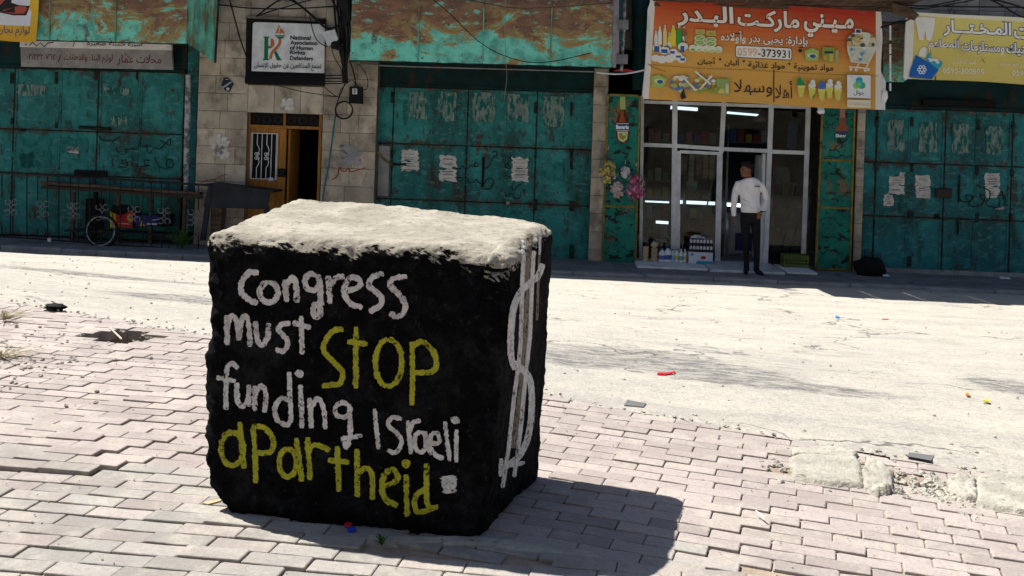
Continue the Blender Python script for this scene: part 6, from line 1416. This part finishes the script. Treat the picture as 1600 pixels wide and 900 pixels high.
# wheel of a bicycle
c = L3(157, 361, -.70); wh = thing('bicycle_wheel', 'bicycle wheel with a pale rim leaning on the iron railing', 'wheel', (c[0], -.70, FB)); R = .235
MB().ring((c[0], -.70, c[2]), R, .009, n=36, m=6).build('rim', T['pipe'], wh); MB().ring((c[0] + .012, -.685, c[2]), R + .03, .022, n=36, m=8).build('tyre', T['rubber'], wh)
for k in range(9): a = k * 2 * PI / 9; MB().tube([(c[0], -.69, c[2]), (c[0] + R * math.cos(a), -.695, c[2] + R * math.sin(a))], .003, 4).build('spoke', T['iron'], wh)
MB().tube([(c[0], -.71, c[2]), (c[0], -.64, c[2])], .025, 8).build('hub', T['iron'], wh)
# printed carton, blue carton, sack, weeds
yk = -.2
cb = thing('carton', 'red and yellow printed carton under the vendor table', 'box', L3(190, 357, yk)); quadbox([(172, 356), (208, 356), (208, 329), (171, 329)], yk, .2, 'body', 'black', cb)
p = Print(flat(yk - .001)); p.poly([(172, 355.5), (185, 355.5), (185, 330), (171.5, 330)], (.42, .32, .02)); p.poly([(181, 355.5), (207, 356), (208, 331), (181, 330)], (.36, .015, .02)); p.ell(203, 340, 4.5, 6, (.4, .3, .03), 12); p.ell(204, 339, 2, 3, (.3, .03, .02), 8); p.line([(175, 333), (178, 347)], 2, (.06, .04, .01)); p.line([(186, 349), (202, 350)], 1.2, (.5, .42, .2)); p.line([(187, 338), (194, 338)], 1.4, (.06, .01, .02)); p.build('carton_print', cb)
cb = thing('carton', 'dark blue carton with a yellow corner under the vendor table', 'box', L3(235, 352, yk)); quadbox([(211, 354), (262, 354), (264, 336), (212, 336)], yk, .2, 'body', 'black', cb)
p = Print(flat(yk - .001)); p.poly([(212, 353.5), (246, 353.5), (247, 336.5), (212, 336.5)], (.012, .022, .11)); p.poly([(218, 353), (227, 353), (221, 345)], (.42, .33, .02)); p.line([(229, 350), (245, 350)], 2.2, (.4, .44, .5)); p.line([(236, 344), (249, 343)], 1, (.35, .38, .4)); p.build('carton_print', cb)
single('dark_sack', MB().blob(L3(189, 328, -.15), (.17, .10, .10), 16, 10, .15, 41), T['black'], 'dark sack lying behind the red and yellow carton', 'sack', L3(189, 336, -.15), smooth=True)
def weed(label, c, n, h_, sp_, col, seed, fac=True):
    r = thing('weed', label, 'plant', c, None, fac); rr = random.Random(seed); st = MB(); lv = MB(); C = Vector(c)
    for k in range(n):
        a = rr.random() * 2 * PI; q = rr.random() * sp_; tip = C + Vector((math.cos(a) * q, math.sin(a) * q * .7, h_ * rr.uniform(.4, 1))); mid = C.lerp(tip, .5) + Vector((0, 0, h_ * .15)); st.tube([C, mid, tip], .002 + h_ * .003, 3)
        for j in range(9):
            t = rr.uniform(.25, 1); P0 = C.lerp(mid, t * 2) if t < .5 else mid.lerp(tip, t * 2 - 1); L = h_ * rr.uniform(.06, .13); u = Vector((rr.gauss(0, 1), rr.gauss(0, 1), rr.gauss(.3, .6))).normalized() * L; v = u.cross(Vector((rr.gauss(0, 1), rr.gauss(0, 1), 1))).normalized() * L * .35
            lv.add([P0, P0 + u * .5 + v, P0 + u, P0 + u * .5 - v], [(0, 1, 2, 3)])
    o = st.build('stem', T[col], r); o['kind'] = 'stuff'; o = lv.build('leaves', T[col], r); o['kind'] = 'stuff'
T['leaf'] = M('dusty_green_leaf', (.035, .10, .02), (.06, .13, .03), 12, .7, 0)
T['straw'] = M('dry_straw', (.50, .46, .34), (.40, .35, .24), 12, .8, 0)
s_, y_ = FG(262, 396); weed('bushy green weed growing against the iron railing', (s_, -.72, FB), 30, .38, .24, 'leaf', 3)
c = G(597, 852); weed('small green weed in the shade at the foot of the block', tuple(c), 16, .035, .03, 'leaf', 8, False)
c = G(3, 560); weed('dry straw coloured grass tuft at the left edge of the setts', tuple(c), 60, .05, .2, 'straw', 12, False)
c = G(6, 500); weed('dry grass tuft at the left edge near the road', tuple(c), 50, .06, .2, 'straw', 15, False)
# dark table standing at the right of the railing
dk = thing('dark_table', 'dark blue black table by the brown door, cut off by the block', 'table', (S(370, 380, -.5), -.5, FB))
quadbox([(318, 324), (417, 327), (421, 300), (326, 289)], -.55, .03, 'apron', 'dark_board', dk)
quadbox([(312, 376), (320, 376), (331, 291), (325, 291)], -.56, .05, 'leg', 'dark_board', dk); quadbox([(409, 384), (416, 384), (419, 322), (413, 322)], -.545, .05, 'leg', 'dark_board', dk)
A, B = Vector(L3(323, 289.5, -.57)), Vector(L3(426, 301, -.57)); MB().slab([A, B, B + Vector((0, 0, .03)), A + Vector((0, 0, .03))], (0, .55, 0)).build('top', T['dark_board'], dk)
single('brown_box', MB().slab([L3(328, 380, -.4), L3(342, 380, -.4), L3(347, 326, -.4), L3(329, 323, -.4)], (0, .2, 0)), T['old_wood'], 'upright brown box with dark scrawl under the dark table', 'box', L3(335, 380, -.4))

# ------------------------------------------------------------------ the man in the doorway
def remeshed(mb, name, m, parent, vox, smooth=4, base=(0, 0, 0)):
    me = mb.mesh(name, m, base); o = bpy.data.objects.new('tmp', me); COL.objects.link(o)
    r = o.modifiers.new('r', 'REMESH'); r.mode = 'VOXEL'; r.voxel_size = vox; s_ = o.modifiers.new('s', 'SMOOTH'); s_.iterations = smooth; s_.factor = .5
    bpy.context.view_layer.update(); me2 = bpy.data.meshes.new_from_object(o.evaluated_get(bpy.context.evaluated_depsgraph_get())); bpy.data.objects.remove(o)
    me2.name = name; me2.materials.clear(); me2.materials.append(m); me2.shade_smooth(); q = bpy.data.objects.new(name, me2); COL.objects.link(q); q.parent = parent; q['_base'] = (0, 0, 0); return q
T['skin'] = plain('skin', (.17, .075, .05), .6)
T['sweater'] = M('white_knit', (.66, .65, .66), (.58, .57, .59), 8, .85, .25, 120, .002)
T['trousers'] = plain('black_cloth', (.010, .010, .012), .8)
T['hair'] = plain('black_hair', (.010, .007, .006), .6)
T['shoe'] = plain('dark_shoe', (.012, .016, .024), .5)
ps, py_ = FG(1173, 427.5); PB = (ps, py_, FB)
per = thing('person', 'man in a white sweater and black trousers standing in the market doorway looking left', 'person', PB)
X = lambda px: (px - 1173 - .03 * (428 - pyc)) / 95
def PP(px, py, y=0.0):                                  # body point from photo pixel, metres from the feet
    return Vector(((px - 1173 - .033 * (427.5 - py)) / 95, y, (427.5 - py) / 95))
body = MB()
# legs under the trousers, torso, arms
def limb(mb, pts, n=12): mb.tube([q[0] for q in pts], [q[1] for q in pts], n, up0=(1, 0, 0))
hipL, hipR = PP(1164, 345, .0), PP(1180, 345, .0)
knL, knR = PP(1165, 384, -.01), PP(1181, 384, -.03); anL, anR = PP(1167, 419, .02), PP(1181, 419, -.02)
limb(body, [(hipL, .06), (knL, .034), (anL, .026)]); limb(body, [(hipR, .06), (knR, .034), (anR, .026)])
limb(body, [(PP(1172, 350), (.12, .09)), (PP(1172, 330), (.11, .08)), (PP(1171, 300), (.15, .09)), (PP(1171, 288), (.10, .07))])
shL, elL, wrL = PP(1155, 295, .01), PP(1149.5, 320, .03), PP(1148, 343, -.02)
shR, elR, wrR = PP(1188.5, 296, .01), PP(1196, 318, .04), PP(1188, 335.5, -.09)
limb(body, [(shL, .045), (elL, .036), (wrL, .026)]); limb(body, [(shR, .045), (elR, .036), (wrR, .026)])
hd = PP(1166.5, 275, -.01)
limb(body, [(PP(1171, 292, .02), (.06, .055)), (PP(1170, 285, .01), (.052, .05)), (PP(1168.5, 279, .0), (.05, .05))])
# head: forward axis turned to the picture left and a little to the viewer
fw = Vector((-.88, -.47, -.03)).normalized(); sdv = Vector((.47, -.88, 0)).normalized(); upv = fw.cross(sdv) * -1; upv = Vector((0, 0, 1))
def HP(f, s_, u): return hd + fw * f + sdv * s_ + upv * u
def hblob(c, r, mb=body, n=16, m=12):
    vs = []; fs = []
    for i in range(m + 1):
        th = PI * i / m
        for k in range(n): ph = 2 * PI * k / n; vs.append(c + fw * (math.sin(th) * math.cos(ph) * r[0]) + sdv * (math.sin(th) * math.sin(ph) * r[1]) + upv * (math.cos(th) * r[2]))
    for i in range(m):
        for k in range(n): l = (k + 1) % n; fs.append((i * n + k, (i + 1) * n + k, (i + 1) * n + l, i * n + l))
    mb.add(vs, fs)
hblob(HP(-.01, 0, .035), (.096, .074, .090)); hblob(HP(.025, 0, -.02), (.068, .062, .085)); hblob(HP(.05, 0, -.075), (.035, .036, .026))
body.tube([HP(.085, 0, .045), HP(.105, 0, .01), HP(.112, 0, -.005), HP(.092, 0, -.015)], [.008, .012, .015, .010], 8)
hblob(HP(.083, 0, -.04), (.016, .024, .008)); hblob(HP(.080, 0, -.052), (.014, .022, .007)); hblob(HP(.078, .03, .032), (.014, .022, .008)); hblob(HP(.078, -.03, .032), (.014, .022, .008))
hblob(HP(-.012, .074, -.005), (.018, .009, .032)); hblob(HP(-.012, -.074, -.005), (.018, .009, .032))
# hanging hand: palm, four curled fingers, thumb
def hand(w_, d, palmn, thumbside, curl=.35):
    """w_ wrist, d direction the hand points, palmn palm normal"""
    d = d.normalized(); pn = palmn.normalized(); sd_ = d.cross(pn).normalized() * thumbside
    body.tube([w_, w_ + d * .03, w_ + d * .085], [(.020, .026), (.016, .036), (.014, .038)], 10) if False else None
    for k in range(4):
        o = sd_ * (.027 - k * .018); a = w_ + d * .02 + o * .7; body.tube([a, w_ + d * .055 + o, w_ + d * (.088 if k in (1, 2) else .082) + o], [.014, .0135, .0105], 7)
        L = (.036, .042, .039, .029)[k]; q = w_ + d * (.088 if k in (1, 2) else .082) + o; q1 = q + (d + pn * curl).normalized() * L; q2 = q1 + (d * .75 + pn * curl * 2).normalized() * L * .65; q3 = q2 + (d * .5 + pn * curl * 2.6).normalized() * L * .5
        body.tube([q, q1, q2, q3], [.0095, .009, .008, .006], 7)
    t0 = w_ + d * .03 + sd_ * .028; t1 = t0 + (d * .7 + sd_ * .65 + pn * .2).normalized() * .042; t2 = t1 + (d + pn * .25).normalized() * .032; body.tube([w_ + d * .012 + sd_ * .012, t0, t1, t2], [.014, .013, .0105, .008], 7)
hand(wrL, Vector((-.02, -.05, -1)), Vector((1, .1, 0)), 1, .4)
hand(wrR, Vector((-.55, -.05, -.75)), Vector((-.1, .9, 0)), -1, .5)
remeshed(body, 'body', T['skin'], per, .007, 2)
sw_ = MB()
limb(sw_, [(PP(1173, 336), (.145, .105)), (PP(1172.5, 330), (.155, .115)), (PP(1172, 318), (.15, .105)), (PP(1171.5, 303), (.165, .11)), (PP(1171.5, 294), (.175, .10)), (PP(1171.5, 289.5), (.15, .085)), (PP(1171, 285.5), (.075, .075))], 18)
limb(sw_, [(PP(1163, 292.5, .01), .045), (shL, .056), (PP(1151, 306, .02), .053), (elL, .052), (PP(1147.8, 333, .0), .045), (wrL + Vector((0, 0, .02)), .037), (wrL, .036)])
limb(sw_, [(PP(1181, 292.5, .01), .045), (shR, .056), (PP(1193.5, 306, .03), .053), (elR, .054), (PP(1192, 328, -.03), .046), (wrR + Vector((.02, .0, .02)), .038), (wrR, .035)])
limb(sw_, [(PP(1173, 331, -.03), (.15, .085)), (PP(1173, 335, -.02), (.16, .10))], 16)
for (a, b_) in ((PP(1160, 326, -.10), PP(1180, 331, -.11)), (PP(1158, 318, -.09), PP(1170, 324, -.11)), (PP(1184, 322, -.09), PP(1174, 329, -.11))): sw_.tube([a, (a + b_) / 2 + Vector((0, -.006, 0)), b_], .014, 6)
remeshed(sw_, 'sweater', T['sweater'], per, .010, 3)
tr_ = MB()
limb(tr_, [(PP(1172.5, 331), (.13, .10)), (PP(1172.5, 342), (.155, .11)), (PP(1172, 352), (.15, .105))], 16)
limb(tr_, [(PP(1165, 346), .080), (PP(1165, 362, -.005), .070), (knL, .054), (PP(1166.5, 402, .01), .045), (anL, .043), (PP(1167, 423, .0), .046)])
limb(tr_, [(PP(1180, 346), .080), (PP(1180.5, 362, -.015), .070), (knR, .056), (PP(1181.5, 402, -.025), .047), (anR, .045), (PP(1181, 423, -.03), .049)])
remeshed(tr_, 'trousers', T['trousers'], per, .010, 3)
for an, dx, dy in ((anL, -.035, -.17), (anR, .05, -.19)):
    b = MB(); f0 = Vector((an.x, an.y + .03, 0)); b.tube([f0 + Vector((0, .03, .045)), f0 + Vector((0, -.02, .05)), f0 + Vector((dx * .5, dy * .5, .04)), f0 + Vector((dx, dy, .03)), f0 + Vector((dx * 1.2, dy * 1.22, .022))], [(.045, .036), (.05, .042), (.04, .042), (.03, .044), (.018, .030)], 12); remeshed(b, 'shoe', T['shoe'], per, .008, 2)
hr = MB(); hblob(HP(-.024, 0, .066), (.098, .084, .082), hr); hblob(HP(-.06, 0, .01), (.054, .074, .085), hr); hblob(HP(.048, 0, .105), (.050, .064, .034), hr); hblob(HP(.01, 0, .124), (.078, .070, .034), hr)
remeshed(hr, 'hair', T['hair'], per, .008, 1)
for sd_ in (.030, -.030):
    b = MB(); q = HP(.088, sd_, .012); b.blob(q, (.010, .010, .007), 8, 6, 0); b.build('eye', T['black'], per, base=(0, 0, 0))
b = MB(); q = wrR + Vector((.012, -.002, .014)); b.ring(q, .036, .010, 'z', 14, 6); b.build('watch', T['black'], per, base=(0, 0, 0))
a = PP(1181, 297.5, -.106); MB().box(a.x - .045, a.x + .045, a.y - .008, a.y + .02, a.z - .009, a.z + .009, (.20, .10, .07)).build('chest_print', T['print'], per, base=(0, 0, 0))

# ------------------------------------------------------------------ litter on the ground
def litter(name, label, pts, d_, col, cat='litter', lift=.004):
    P = [G(*q) + Vector((0, 0, lift)) for q in pts]; single(name, MB().slab(P, (0, 0, d_), col), T['print'], label, cat, tuple(P[0]), fac=False)
litter('red_strip', 'bright red strip of plastic on the road right of the block', [(1027, 584), (1040, 584.5), (1055, 582), (1055, 584.5), (1040, 587.5), (1027, 587)][::-1], .005, (.45, .01, .02))
litter('blue_scrap', 'tiny blue scrap far out on the road', [(1305, 497), (1311, 498), (1311, 496), (1306, 495)], .01, (.05, .22, .6))
litter('pink_scrap', 'pale pink scrap on the road beyond the blue one', [(1378, 500), (1388, 500.5), (1388, 499), (1379, 498.5)], .008, (.6, .25, .3))
litter('orange_scrap', 'small orange scrap at the road crack on the right', [(1509, 619), (1514, 620), (1514, 617), (1510, 616)], .008, (.6, .2, .03))
litter('yellow_scrap', 'small yellow scrap on the road at the right', [(1536, 628), (1545, 630), (1545, 627), (1538, 626)], .008, (.6, .5, .02))
litter('drinking_straw', 'thin white straw lying on the setts', [(1180, 808), (1195, 820.5), (1196, 819.5), (1181, 807)][::-1], .004, (.62, .60, .52), lift=.02)
litter('flat_plate', 'dark grey metal plate set in the setts near the road edge', [(975, 634), (1005, 637), (1010, 631), (980, 626)], .003, (.13, .135, .14), 'plate', lift=.001)
litter('flat_plate', 'dark grey plate by the asphalt behind the rubble slabs', [(1417, 714), (1455, 721), (1460, 713), (1421, 708)], .003, (.13, .135, .14), 'plate', lift=.001)
litter('bark_piece', 'thin tan splinter poking out at the lower left foot of the block', [(316, 789), (345, 783), (352, 778), (344, 786), (325, 791)][::-1], .004, (.5, .36, .2))
for (px, py, c_, lb) in ((544, 826, (.40, .02, .025), 'red bottle cap at the foot of the block'), (549, 833, (.02, .06, .50), 'blue bottle cap at the foot of the block')):
    c = G(px, py); c.z += .006; b = MB(); b.lathe(c, [(.014, 0), (.0145, .010), (.012, .012)], 16, c_); o = single('plastic_litter', b, T['print'], lb, 'bottle cap', tuple(c), fac=False)
b = MB(); c = G(88, 484); b.blob(c + Vector((0, 0, .02)), (.065, .045, .02), 12, 8, .4, 51); single('black_rag', b, T['black'], 'crumpled black rag where the setts meet the road at the left', 'rag', tuple(c), fac=False)
b = MB(); A, B = G(172, 515), G(190, 534); b.tube([A + Vector((0, 0, .01)), B + Vector((0, 0, .015))], .006, 5, col=(.55, .45, .36)); single('thin_stick', b, T['print'], 'thin pale stick lying across the hole in the setts', 'stick', tuple(A), fac=False)

# ------------------------------------------------------------------ the other side of the street, behind the camera
ob = thing('facing_building', 'pale stone building across the pavement, seen only in the window glass', 'building', (0, -11, -.5), fac=False)
MB().box(-24, 24, -14, -11, -1, 8).build('wall', T['stone'], ob)
for k in range(8):
    for z0_ in (.2, 3.6): MB().box(-21 + k * 5.4, -19 + k * 5.4, -11.02, -10.97, z0_, z0_ + 2.1).build('window', T['dark_board'], ob)
